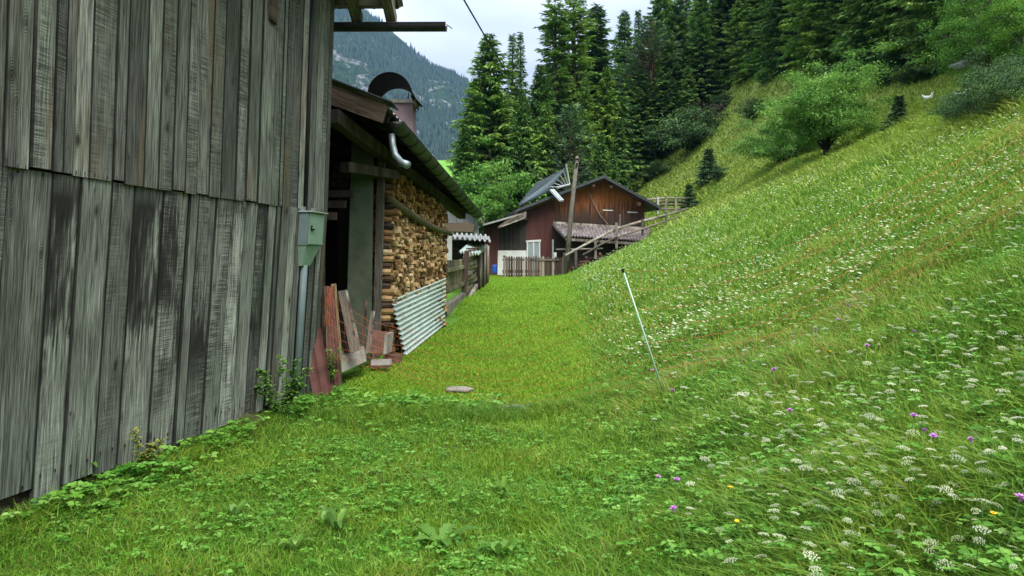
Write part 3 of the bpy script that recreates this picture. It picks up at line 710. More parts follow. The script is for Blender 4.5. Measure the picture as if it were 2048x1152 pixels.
# ---- things leaning at the barn corner
def leaf_slab(name, pts, th, m, label, cat):
    mb = MB(); mb.slab(pts, th, .4, [(0, 0, 0), (.25, 0, 0), (.25, 1, 0), (0, 1, 0)]); return tag(mb.build(name, m), label, cat)
def corrpanel(name, p, n, amp, m, label, cat, k=10):
    p = [Vector(x) for x in p]; nr = (p[1]-p[0]).cross(p[3]-p[0]).normalized()
    mb = MB(); f = lambda u, v: (p[0]*(1-u)+p[1]*u)*(1-v)+(p[3]*(1-u)+p[2]*u)*v+nr*amp*abs(math.sin(u*n*math.pi))
    mb.grid(f, n*k, 2, .5); mb.grid(lambda u, v: f(u, v)+nr*.006, n*k, 2, .5)
    return tag(mb.build(name, m), label, cat)
corrpanel('roofing_panel', [P(604, 668, 8.45), P(642, 655, 8.5), P(664, 790, 8.35), P(628, 802, 8.25)], 2, .02, M['rust'], 'short dark brown ribbed panel leaning lowest beside the conduit', 'roof panel')
corrpanel('roofing_panel', [P(648, 572, 8.85), P(668, 572, 8.95), P(684, 766, 8.75), P(656, 790, 8.6)], 4, .02, M['rustred'], 'tall reddish ribbed panel standing against the barn corner', 'roof panel')
leaf_slab('yellow_board', [P(662, 568, 9.0), P(671, 567, 9.0), P(684, 720, 9.1), P(672, 722, 9.1)], (.0, .03, 0), M['palewood'], 'upright pale yellow board behind the red ribbed panel', 'board')
leaf_slab('grey_board', [P(676, 582, 9.6), P(690, 580, 9.6), P(718, 700, 9.5), P(700, 706, 9.5)], (.02, .05, 0), M['oldwood'], 'tilted grey board leaning in the dark shed opening', 'board')
leaf_slab('dark_board', [P(671, 585, 9.8), P(681, 583, 9.8), P(704, 706, 9.7), P(688, 708, 9.7)], (.02, .04, 0), M['darkwood'], 'nearly black board leaning just left of the grey board', 'board')
leaf_slab('thin_batten', [P(727, 600, 10.9), P(731, 600, 10.9), P(727, 700, 10.7), P(719, 700, 10.7)], (.02, .03, 0), M['brownwood'], 'thin brown batten standing against the mossy side panel', 'batten')
leaf_slab('thin_batten', [P(742, 622, 10.9), P(747, 622, 10.9), P(737, 706, 10.7), P(730, 706, 10.7)], (.02, .03, 0), M['oldwood'], 'thin grey batten leaning next to the square block', 'batten')
mb = MB(); mb.slab([P(682, 712, 9.6), P(728, 700, 10.1), P(733, 722, 10.0), P(684, 745, 9.5)], (-.1, .5, 0)); tag(mb.build('threshold_stone', M['concrete']), 'mossy concrete threshold block at the shed opening', 'stone block')
mb = MB(); mb.slab([P(735, 664, 10.9), P(770, 668, 11.0), P(766, 707, 10.9), P(733, 706, 10.8)], (.04, .3, 0)); tag(mb.build('hollow_block', M['blockred']), 'square reddish brown block standing below the cross laid logs', 'block')
mb = MB(); mb.slab([P(770, 667, 11.0), P(776, 668, 11.0), P(772, 708, 10.95), P(765, 708, 10.9)], (.04, .28, 0)); tag(mb.build('edge_slab', M['concrete']), 'thin pale slab stood on edge beside the reddish block', 'slab')
mb = MB(); mb.box(P(740, 0, 10.9).x, P(780, 0, 10.9).x, 10.8, 11.1, -.02, .09); tag(mb.build('flat_brick', M['blockred']), 'flat reddish brick lying on the ground under the block', 'brick')
mb = MB(); mb.box(P(768, 0, 11.3).x, P(801, 0, 11.3).x, 11.25, 11.5, .0, .16); tag(mb.build('flat_brick', M['blockred']), 'brown brick at the near corner of the corrugated sheet', 'brick')
mb = MB(); mb.slab([P(742, 721, 10.5), P(780, 720, 10.5), P(781, 730, 10.45), P(742, 731, 10.45)], (0, .14, 0)); tag(mb.build('flat_slab', M['stone']), 'small grey slab lying in grass before the bricks', 'slab')
# mossy stone at the barn foot, white strip and dirt patch in the lawn
def rock(name, loc, sx, sy, sz, m, label, cat, seed=1):
    r = np.random.RandomState(seed); mb = MB(); nu, nv = 18, 10
    ph = r.rand(6)*6.28
    def f(u, v):
        a_ = u*2*math.pi; b_ = (v-.5)*math.pi; k = 1+.13*math.sin(3*a_+ph[0])*math.cos(2*b_+ph[1])+.09*math.sin(5*a_+ph[2]+3*b_)
        ca, sa = math.cos(a_), math.sin(a_); p = 2.6
        nn = (abs(ca)**p+abs(sa)**p)**(-1/p)
        return (loc[0]+sx*k*ca*nn*math.cos(b_), loc[1]+sy*k*sa*nn*math.cos(b_), loc[2]+sz*k*math.sin(b_))
    mb.grid(f, nu, nv, .5); return tag(mb.build(name, m, None, True), label, cat)
h = P(470, 852, 7.05); rock('mossy_stone', (h.x+.06, 7.05, .04), .27, .17, .10, M['moss'], 'flat moss covered stone against the foot of the barn wall', 'stone', 3)
h = P(1047, 824, 7.85); mb = MB()
for k in range(7):
    x0 = h.x-.28+k*.08+random.uniform(-.01, .01); mb.box(x0, x0+.075, 7.8+random.uniform(-.02, .02), 7.9, -.02, .065+random.uniform(-.006, .008))
tag(mb.build('pale_kerbstone', M['stone']), 'pale broken stone strip half sunk in the lawn at the net', 'stone strip')
h = P(918, 776, 9.3); rock('flat_stone', (h.x, 9.2, .0), .17, .08, .04, M['concrete'], 'flat brownish stone in a bare patch of the lawn', 'stone', 5)

# ================================================================== FENCES AND SHELTERS ON THE LEFT
bf = empty('board_fence', (-1.4, 18, .4), 'old board fence of short upright planks with two rails past the woodpile', 'fence')
def Zg(px, py, Y): return P(px, py, Y)
mb = MB()
xs_ = np.linspace(894, 926, 6)
for a_, b_ in zip(xs_[:-1], xs_[1:]):
    t0 = (a_-890)/(975-890); t1 = (b_-890)/(975-890); Ya = 17+9*t0; Yb = 17+9*t1
    mb.slab([P(a_+.4, 590-40*t0, Ya), P(b_-.4, 590-40*t1, Yb), P(b_-.4, 521-6*t1+random.uniform(-2, 2), Yb), P(a_+.4, 521-6*t0, Ya)], (-.03, 0.01, 0), None, [(0, 0, 0), (.16, 0, 0), (.16, 1, 0), (0, 1, 0)])
mb.build('plank', M['fencewood'], bf)
for (ya, yb) in ((541, 533), (581, 566)):
    mb = MB(); mb.bar(P(890, ya, 17)+Vector((.05, 0, 0)), P(927, yb, 20.8)+Vector((.05, 0, 0)), .05, .09); mb.build('rail', M['fencewood'], bf)
mb = MB(); mb.bar(P(925, 578, 20.6)+Vector((.04, 0, -.1)), P(931, 503, 20.6)+Vector((.04, 0, 0)), .13, .12, .1); mb.build('post', M['brownwood'], bf)
wf = empty('woven_fence', (-1.2, 23, .5), 'weathered panel of bowed horizontal boards between two fence posts', 'fence')
for k in range(7):
    u = k/7; mb = MB(); n_ = 8
    def wp(s, up):
        px = 930+(956-930)*s; Y = 21+4*s; top = 510-2*s; bot = 582-17*s
        py = bot+(top-bot)*(u+up*.13)+3.2*math.sin(s*3.1)*(1-u*.6); p = P(px, py, Y); p.x += .05*math.sin(s*6+k*2); return p
    mb.grid(lambda s, v: wp(s, v), n_, 1, None, None, lambda s, v: (v*.2, s*3, 0)); mb.grid(lambda s, v: wp(s, v)+Vector((-.03, .02, 0)), n_, 1, .5)
    mb.build('slat', M['oldwood' if k % 2 else 'fencewood'], wf)
mb = MB(); mb.bar(P(933, 600, 21)+Vector((0, 0, -.1)), P(956, 566, 25), .1, .1); mb.build('bottom_rail', M['oldwood'], wf)
pf = empty('pole_fence', (-1.1, 26, .6), 'row of rough upright poles closing the yard under the small shelter roof', 'fence')
for k in range(9):
    px = 957+k*2.25; Y = 24.5+k*.5; mb = MB()
    mb.tube([P(px, 562-k*1.4+4, Y)-Vector((0, 0, .2)), P(px+.6+random.uniform(-.6, .6), 504-k*1.6+random.uniform(-4, 5), Y)], [.065, .055], 7)
    mb.build('pole', M['oldwood' if k % 3 else 'brownwood'], pf, True)
mb = MB(); mb.slab([P(888, 607, 17.0), P(894, 612, 16.8), P(950, 573, 25), P(944, 573, 25.4)], (0, 0, -.22), .4, [(0, 0, 0), (.2, 0, 0), (.2, 5, 0), (0, 5, 0)])
tag(mb.build('base_beam', M['oldwood']), 'long grey beam on the ground along the foot of the board fence', 'beam')
# shelters: two small corrugated roofs on posts
sh = empty('lean_to_shelter', (-2.3, 25, .6), 'low shelter with wavy fibre cement roof over stacked dark timber', 'shelter')
def corr_roof(name, A, B, C, D, n, amp, m, par):
    A, B, C, D = map(Vector, (A, B, C, D)); mb = MB()
    f = lambda u, v: (A*(1-u)+B*u)*(1-v)+(D*(1-u)+C*u)*v+Vector((0, 0, amp*math.sin(u*n*2*math.pi)))
    mb.grid(f, n*8, 2, .5); mb.grid(lambda u, v: f(u, v)+Vector((0, 0, -.02)), n*8, 2, .5)
    return mb.build(name, m, par, True)
corr_roof('roof_sheet', P(893, 474, 24), P(982, 482, 24), P(978, 471, 26.5), P(893, 466, 26.5), 9, .05, M['fibre'], sh)
mb = MB()
for k in range(9): mb.bar(P(880, 486+k*6, 25+random.uniform(-.1, .1)), P(940, 487+k*5.6, 25.4), .12, .05)
mb.build('stacked_timber', M['darkwood'], sh)
mb = MB(); mb.box(P(880, 0, 26).x, P(968, 0, 26).x, 26, 26.1, .6, P(0, 480, 26).z); mb.build('back_wall', M['darkwood'], sh)
mb = MB(); mb.bar(P(899, 560, 23.8), P(899, 474, 23.8), .16, .14); mb.build('post', M['plaster'], sh)
mb = MB(); mb.bar(P(966, 545, 25.8), P(966, 480, 25.8), .1, .1); mb.build('post', M['darkwood'], sh)
s2 = empty('small_shelter', (-1.5, 22.5, .6), 'smaller shelter with patched bluish corrugated roof in front of the timber stack', 'shelter')
corr_roof('roof_sheet', P(917, 504, 21.8), P(958, 508, 23), P(975, 492, 26), P(936, 488, 24.6), 7, .035, M['corr'], s2)
corr_roof('roof_patch', P(936, 489, 24.4), P(974, 493, 25.8), P(973, 488, 26.2), P(936, 485, 25), 6, .05, M['fibre'], s2)
mb = MB(); mb.bar(P(931, 503, 22.2), P(952, 499, 23.5), .06, .05); mb.bar(P(938, 497, 23), P(962, 496, 24.2), .2, .04); mb.build('weight_board', M['brownwood'], s2)
mb = MB(); mb.bar(P(938, 512, 21.9), P(966, 503, 25.2), .05, .05); mb.bar(P(930, 570, 22.5), P(930, 505, 22.5), .08, .08); mb.build('frame', M['oldwood'], s2)
# grey hut behind
hut = empty('grey_hut', (-3.4, 38, 1), 'small hut with bleached grey boards and brown base far behind the woodshed', 'hut')
mb = MB(); mb.prism([P(880, 500, 38), P(960, 500, 38), P(956, 436, 38), P(928, 408, 38), P(880, 412, 38)], (-.3, 4, 0)); mb.build('wall', M['greyhut'], hut)
mb = MB(); mb.slab([P(880, 462, 37.6), P(946, 464, 37.6), P(950, 448, 37.6), P(880, 447, 37.6)], (0, .3, 0)); mb.build('lower_board', M['brownwood'], hut)
mb = MB(); mb.bar(P(880, 449, 37.7), P(938, 447, 37.7), .1, .12); mb.build('beam', M['oldwood'], hut)
mb = MB(); mb.slab([P(870, 392, 37.4), P(928, 402, 37.4), P(928, 402, 37.4)+Vector((0, 5, 0)), P(870, 392, 37.4)+Vector((0, 5, 0))], (0, 0, .12)); mb.slab([P(928, 402, 37.4), P(962, 441, 37.4), P(962, 441, 37.4)+Vector((0, 5, 0)), P(928, 402, 37.4)+Vector((0, 5, 0))], (0, 0, .12)); mb.build('roof', M['rooftile'], hut)
# ================================================================== RED BARN HOUSE at the end of the lane
HK = .12; HY = 42.0; Hn = Vector((HK, -1, 0)).normalized(); Hb = -Hn
def HP(px, py, off=0):          # point on the gable plane moved off metres towards the camera
    o_ = Vector((0, HY, 0))+Hn*off; r = Vector(((px-1024)/F, 1, (HZ-py)/F)); c = Vector((0, 0, CZ))
    t = (o_-c).dot(Hn)/r.dot(Hn); return c+r*t
house = empty('timber_house', tuple(HP(1150, 545)), 'red brown timber barn house with low gable roof at the end of the lane', 'house')
def boards(name, x0, x1, yb, yt, m, off=0., bw=4.2, par=None, th=.04):
    """upright boards between two picture columns, yt may be a function of x"""
    mb = MB(); x = x0
    while x < x1-.3:
        xe = min(x+bw*random.uniform(.7, 1.3), x1); ft = yt if callable(yt) else (lambda q: yt); fb = yb if callable(yb) else (lambda q: yb)
        o = off+random.uniform(0, .012)
        q = [HP(x+.08, fb(x), o), HP(xe-.08, fb(xe), o), HP(xe-.08, ft(xe), o), HP(x+.08, ft(x), o)]
        mb.slab(q, Hb*th, None, [(0, q[0].z, 0), ((xe-x)*.03, q[1].z, 0), ((xe-x)*.03, q[2].z, 0), (0, q[3].z, 0)]); x = xe
    return mb.build(name, m, par if par is not None else house)
roofline = lambda x: float(np.interp(x, [965, 1029, 1208, 1322], [449, 423, 353, 417]))
rl = lambda x: roofline(x)+5
boards('gable_boards', 1109, 1289, 548, rl, M['house'])
boards('red_cladding', 1053, 1109, 552, rl, M['redwall'], .03, 14)
boards('dark_boards', 998, 1053, 503, lambda x: rl(x)+3, M['darkboards'], .0, 4)
boards('side_cladding', 968, 998, 552, lambda x: rl(x)+4, M['redwall'], .0, 15)
mb = MB(); mb.slab([HP(995, 550, .05), HP(1054, 550, .05), HP(1054, 501, .05), HP(996, 501, .05)], Hb*.2); mb.build('plinth', M['white'], house)
# solid core
mb = MB(); mb.prism([HP(969, 556, -.06), HP(1288, 556, -.06), HP(1288, 402, -.06), HP(1208, 359, -.06), HP(1045, 421, -.06), HP(969, 452, -.06)], Hb*9); mb.build('dark_core', M['darkboards'], house)
# roofs
def hroof(name, pts, m, front=.9, back=9.5, th=.14, rib=0):
    mb = MB(); f_ = [HP(x, y, front*k_) for x, y, k_ in pts]
    for p_, q_ in zip(f_[:-1], f_[1:]): mb.slab([p_, q_, q_+Hb*back, p_+Hb*back], (0, 0, th))
    return mb.build(name, m, house)
hroof('roof', [(1034, 423, 1), (1208, 355, 1), (1322, 418, 1)], M['roofdark'])
hroof('lower_roof', [(964, 452, 1.1), (1053, 427, 1.1)], M['fibre'], 1.1, 7, .09)
mb = MB()
for p_, q_ in (((1030, 425), (1208, 356)), ((1208, 356), (1320, 418))):
    A = HP(*p_, .93); B = HP(*q_, .93); mb.slab([A, B, B+Vector((0, 0, .09)), A+Vector((0, 0, .09))], -Hn*.04)
mb.build('verge_board', M['roofdark'], house)
mb = MB()
for p_, q_ in (((1030, 430), (1208, 361)), ((1208, 361), (1318, 422))):
    A = HP(*p_, .5); B = HP(*q_, .5); mb.slab([A, B, B+Vector((0, 0, .12)), A+Vector((0, 0, .12))], -Hn*.12)
for p_ in ((1187, 371), (1222, 373)): mb.bar(HP(*p_, .8), HP(*p_, -.2), .18, .18)
mb.bar(HP(1278, 408, .8), HP(1278, 408, -.2), .2, .2); mb.bar(HP(1036, 430, 1), HP(1056, 441, .1), .12, .1)
mb.build('purlin', M['brownwood'], house)
# lower roof ragged boards
mb = MB()
for k in range(5):
    mb.bar(HP(996+k*3, 455-k*2.2, 1.2), HP(1052, 434-k*2.4, 1.2), .05, .10)
mb.build('eave_board', M['oldwood'], house)
# lean-to tiled roof over the wood store
A = HP(1106, 449, .05); B = HP(1300, 462, .05); C = HP(1300, 488, 2.6); D = HP(1131, 474, 2.6)
C = HP(1290, 484, 2.6)
mb = MB(); n_ = 26
f = lambda u, v: (A*(1-u)+B*u)*(1-v)+(D*(1-u)+C*u)*v+Vector((0, 0, .085*abs(math.sin(u*n_*math.pi))-.03*((v*6) % 1)+.03))
mb.grid(f, n_*6, 24, .5); mb.grid(lambda u, v: f(u, v)-Vector((0, 0, .05)), n_*6, 2, .5)
mb.build('lean_to_roof', M['rooftile'], house)
mb = MB(); mb.bar(A+Vector((0, 0, .08)), B+Vector((0, 0, .1)), .12, .18); mb.bar(D-Vector((0, 0, .12)), C-Vector((0, 0, .12)), .1, .14); mb.bar(A-Vector((0, 0, .05)), D-Vector((0, 0, .05)), .08, .12)
mb.build('lean_to_beam', M['oldwood'], house)
boards('lean_to_wall', 1109, 1136, 548, 452, M['house'], .4, 4)
mb = MB(); mb.slab([HP(1131, 545, 1.7), HP(1260, 545, 1.7), HP(1260, 482, 1.7), HP(1131, 476, 1.7)], Hb*.08); mb.build('lean_to_panel', M['house'], house)
mb = MB(); mb.bar(HP(1240, 458, 1.5), HP(1240, 430, .4), .1, .1); mb.build('stub_post', M['oldwood'], house)
# doors
mb = MB()
for x in (1053.5, 1066, 1078): mb.slab([HP(x, 549, .12), HP(x+2.6, 549, .12), HP(x+2.6, 483, .12), HP(x, 483, .12)], Hb*.08)
mb.slab([HP(1052, 485, .13), HP(1082, 483, .13), HP(1082, 479, .13), HP(1052, 481, .13)], Hb*.09)
dr = mb.build('glazed_door', M['white'], house)
for x0_, x1_ in ((1056.2, 1066), (1068.7, 1078)):
    mb = MB(); mb.slab([HP(x0_, 549, .08), HP(x1_, 549, .08), HP(x1_, 484, .08), HP(x0_, 484, .08)], Hb*.02); ob = mb.build('pane', M['glass'], None); ob.parent = dr; ob.location = -Vector(house.location)
mb = MB(); mb.slab([HP(1081, 551, .10), HP(1104, 551, .10), HP(1104, 478, .10), HP(1081, 482, .10)], Hb*.05); mb.build('dark_door', M['redwall'], house)
mb = MB(); mb.slab([HP(1104.5, 549, .2), HP(1107.5, 549, .2), HP(1107.5, 479, .2), HP(1104.5, 479, .2)], Hb*.1); mb.build('door_post', M['white'], house)
for x, y in ((1206, 420), (1255, 424)):
    mb = MB(); mb.slab([HP(x, y+1.2, .03), HP(x+20, y+2, .03), HP(x+20, y, .03), HP(x, y-1, .03)], Hb*.02); mb.build('light_slit', M['white'], house)
mb = MB(); mb.tube([HP(1170, 371, .1), HP(1200, 430, .12), HP(1216, 449, .12)], .018, 5); mb.build('wall_cable', M['oldwood'], house)
# solar panel rack on the left roof slope
pr = empty('solar_panel', tuple(HP(1085, 400, -1)), 'large tilted dark solar panel with pale frame standing on the left roof slope', 'solar panel')
a_ = HP(1038, 410, -.2); b_ = HP(1094, 382.5, .2); c_ = HP(1133, 335, -1.6); d_ = HP(1073, 366, -3.2)
mb = MB(); mb.slab([a_, b_, c_, d_], (b_-a_).cross(d_-a_).normalized()*-.08)
mb.build('collector', M['panel'], pr)
mb = MB(); nn = (b_-a_).cross(d_-a_).normalized()
for k in range(13):
    u = k/12; mb.bar(a_*(1-u)+b_*u+nn*.02, d_*(1-u)+c_*u+nn*.02, .03, .03)
mb.build('collector_rib', M['roofdark'], pr)
e_ = HP(1139, 369, -1.6); f_ = HP(1114, 376, -.4)
mb = MB(); mb.tube([c_, e_, f_], .07, 6)
for k in range(1, 6):
    u = k/6.; mb.tube([c_*(1-u)+b_*u, e_*(1-u*.8)+f_*u*.8], .035, 5)
mb.tube([c_+Vector((0, 0, .05)), c_+Vector((0, 0, .22))], .05, 6); mb.build('support_frame', M['alu'], pr)
mb = MB(); mb.bar(HP(1102, 380, 1.0), HP(1122, 402, 1.7), .16, .1); mb.bar(HP(1106, 380, 1.0), HP(1126, 402, 1.7), .08, .14)
tag(mb.build('white_duct', M['alu']), 'pale metal duct sticking out over the roof edge below the solar panel', 'duct')

# wooden pole, cables
mb = MB(); pb = P(1131, 535, 39); pb.z = gz(pb.x, 39)-.3
mb.tube([pb, P(1143, 420, 39), P(1155, 312, 39)], [.14, .12, .095], 10, .1)
pole = empty('utility_pole', tuple(pb), 'grey wooden pole leaning slightly in front of the timber house', 'pole')
mb.build('shaft', M['oldwood'], pole, True)
mb = MB(); mb.bar(P(1150, 318, 38.9), P(1160, 318, 38.9), .06, .06); mb.tube([P(1154, 326, 38.85), P(1153, 333, 38.85)], .06, 6); mb.build('insulator', M['bracket'], pole)
def cable(name, pts, r, label):
    mb = MB(); mb.tube(pts, r, 5); tag(mb.build(name, M['cable']), label, 'cable')
def sag(A, B, s, n=14): return [A*(1-t)+B*t-Vector((0, 0, s*4*t*(1-t))) for t in [i/n for i in range(n+1)]]
A = P(905, -40, 9); cable('overhead_cable', sag(A, P(1153, 318, 39), .5), .012, 'thin black cable crossing the sky down to the wooden pole')
cable('low_cable', sag(P(905, 372, 30), P(1152, 322, 38.9), .25), .012, 'faint thin wire running across the trees left of the pole')

# picket fence
pk = empty('picket_fence', tuple(P(1068, 549, 38)), 'low fence of pointed dark pickets in front of the glazed door', 'fence')
def py(px): return 38.5+(px-1008)*.012
for k in range(25):
    px = 1009+k*4.85; Y = py(px); top = 513+random.uniform(-1.2, 1.5); bot = 550-(px-1009)*.02
    a_ = P(px, bot, Y); b_ = P(px+random.uniform(-.4, .4), top, Y); wd = .055
    a_.z = min(a_.z, gz(a_.x, Y))-.02
    mb = MB(); d = Vector((0, .03, 0))
    pts = [a_+Vector((-wd, 0, 0)), a_+Vector((wd, 0, 0)), b_+Vector((wd, 0, -.06)), b_+Vector((0, 0, .02)), b_+Vector((-wd, 0, -.06))]
    mb.prism(pts, d); mb.build('picket', M['oldwood' if k % 4 == 0 else 'brownwood'], pk)
for yy in (519.5, 543):
    mb = MB(); mb.bar(P(1005, yy, py(1005)+.07), P(1131, yy-1, py(1131)+.07) if yy > 530 else P(1118, yy, py(1118)-.05), .05, .1 if yy < 530 else .16); mb.build('rail', M['oldwood' if yy < 530 else 'darkwood'], pk)
for px in (1008.5, 1110, 1128):
    mb = MB(); p0 = P(px, 552, py(px)+.12); mb.bar(p0-Vector((0, 0, .1)), P(px+.5, 505 if px > 1009 else 511, py(px)+.12), .13, .13); mb.build('post', M['white'] if px == 1110 else M['brownwood'], pk)
# split rail fence climbing the slope
rfz = empty('rail_fence', tuple(P(1170, 505, 38)), 'grey split rail fence climbing the meadow slope beside the timber house', 'fence')
for (a1_, a2_, y1_, y2_, w_) in [((1131, 511), (1236, 456), 38, 39.5, .16), ((1225, 460), (1332, 430), 39.3, 42, .16), ((1166, 510), (1235, 473), 37.5, 39, .13), ((1228, 477), (1330, 443), 39, 41.5, .13), ((1300, 441), (1375, 418), 41, 44, .14), ((1318, 446), (1368, 428), 41.5, 43.5, .12), ((1112, 499), (1206, 497), 39.4, 39.6, .1), ((1290, 437), (1312, 438), 41, 41.4, .14)]:
    mb = MB(); A = P(*a1_, y1_); B = P(*a2_, y2_); m_ = (A+B)/2+Vector((0, 0, random.uniform(-.05, .05)))
    mb.tube([A, m_, B], [w_*.4, w_*.45, w_*.38], 7); mb.build('rail', M['oldwood'], rfz, True)
for px, yt, yb_, Y in ((1233, 445, 492, 39.2), (1191, 484, 512, 38.2), (1152, 500, 530, 37.8), (1285, 438, 466, 40.6), (1332, 424, 452, 42)):
    mb = MB(); mb.bar(P(px, yb_+5, Y), P(px, yt, Y), .12, .12); mb.build('post', M['oldwood'], rfz)
r2 = empty('rail_fence', tuple(P(1340, 415, 47)), 'second rail fence with several grey bars behind the right roof corner', 'fence')
for k, (y1_, y2_) in enumerate([(399, 395), (407, 402), (413, 409), (421, 417)]):
    mb = MB(); mb.tube([P(1292, y1_+1, 47), P(1330, (y1_+y2_)/2-1, 48), P(1372, y2_+2, 50)], .075, 6); mb.build('rail', M['oldwood'], r2, True)
for px in (1316, 1332, 1352):
    mb = MB(); mb.bar(P(px, 428, 47.3), P(px, 393, 47.3), .12, .12); mb.build('post', M['alu' if px == 1316 else 'oldwood'], r2)
# log pile under the lean-to
for k in range(26):
    px = 1140+random.uniform(0, 62); Y = 39.8+random.uniform(-.3, .3); x = (px-1024)/F*Y; t = random.uniform(0, .5)
    mb = MB(); c = Vector((x, Y, gz(x, Y)+.06+t*.7)); mb.tube([c, c+Vector((random.uniform(-.3, .3), -.4, random.uniform(-.1, .1)))], .075, 6)
    tag(mb.build('heap_log', M['house' if k % 2 else 'blockred']), 'loose brown log in the heap under the tiled lean-to roof', 'log', 'logs heaped below the lean-to')
# blue barrel
def lathe(name, c, prof, m, n=20, par=None):
    mb = MB(); mb.grid(lambda u, v: (c[0]+np.interp(v*(len(prof)-1), range(len(prof)), [p[0] for p in prof])*math.cos(u*6.28319), c[1]+np.interp(v*(len(prof)-1), range(len(prof)), [p[0] for p in prof])*math.sin(u*6.28319), c[2]+np.interp(v*(len(prof)-1), range(len(prof)), [p[1] for p in prof])), n, (len(prof)-1)*2, .5)
    return mb.build(name, m, par, True)
bp = P(989.5, 546, 36); 
tag(lathe('blue_barrel', bp, [(0, 0), (.13, 0), (.135, .03), (.135, .12), (.145, .14), (.135, .16), (.135, .25), (.145, .27), (.135, .29), (.13, .38), (.11, .4), (.10, .37), (0, .37)], M['blue']), 'small blue plastic barrel on the grass by the red wall', 'barrel')
# white hens on the upper slope
def hen(px, py_, s, label):
    p = hit(px, py_); k = np.linalg.norm(p)/F*s/2
    mb = MB()
    path = [(-.62, 0, .95), (-.5, 0, .72), (-.3, 0, .55), (0, 0, .5), (.3, 0, .58), (.42, 0, .85), (.48, 0, 1.12), (.56, 0, 1.2)]
    rad = [.03, .12, .25, .31, .24, .13, .1, .05]
    S = .38
    mb.tube([(x*S, y*S, z*S) for x, y, z in path], [r*S for r in rad], 10)
    root = empty('white_hen', tuple(p), label, 'hen', None, random.uniform(-.5, .5))
    def addp(m_, nm, mt):
        me_ = m_.build(nm, mt, None, True); me_.parent = root
    addp(mb, 'body', M['hen'])
    m2 = MB(); m2.tube([(.47*S, 0, 1.22*S), (.53*S, 0, 1.33*S), (.6*S, 0, 1.24*S)], [.03*S, .05*S, .02*S], 6); addp(m2, 'comb', M['comb'])
    for sg in (-1, 1):
        m3 = MB(); m3.tube([(.02*S, sg*.1*S, .3*S), (.05*S, sg*.1*S, .02*S), (.15*S, sg*.1*S, 0)], [.035*S, .02*S, .015*S], 5); addp(m3, 'leg', M['yellow'])
hen(1856, 205, 8, 'white hen standing on the open upper slope'); hen(1921, 202, 5, 'white hen half hidden at the left edge of the big juniper')

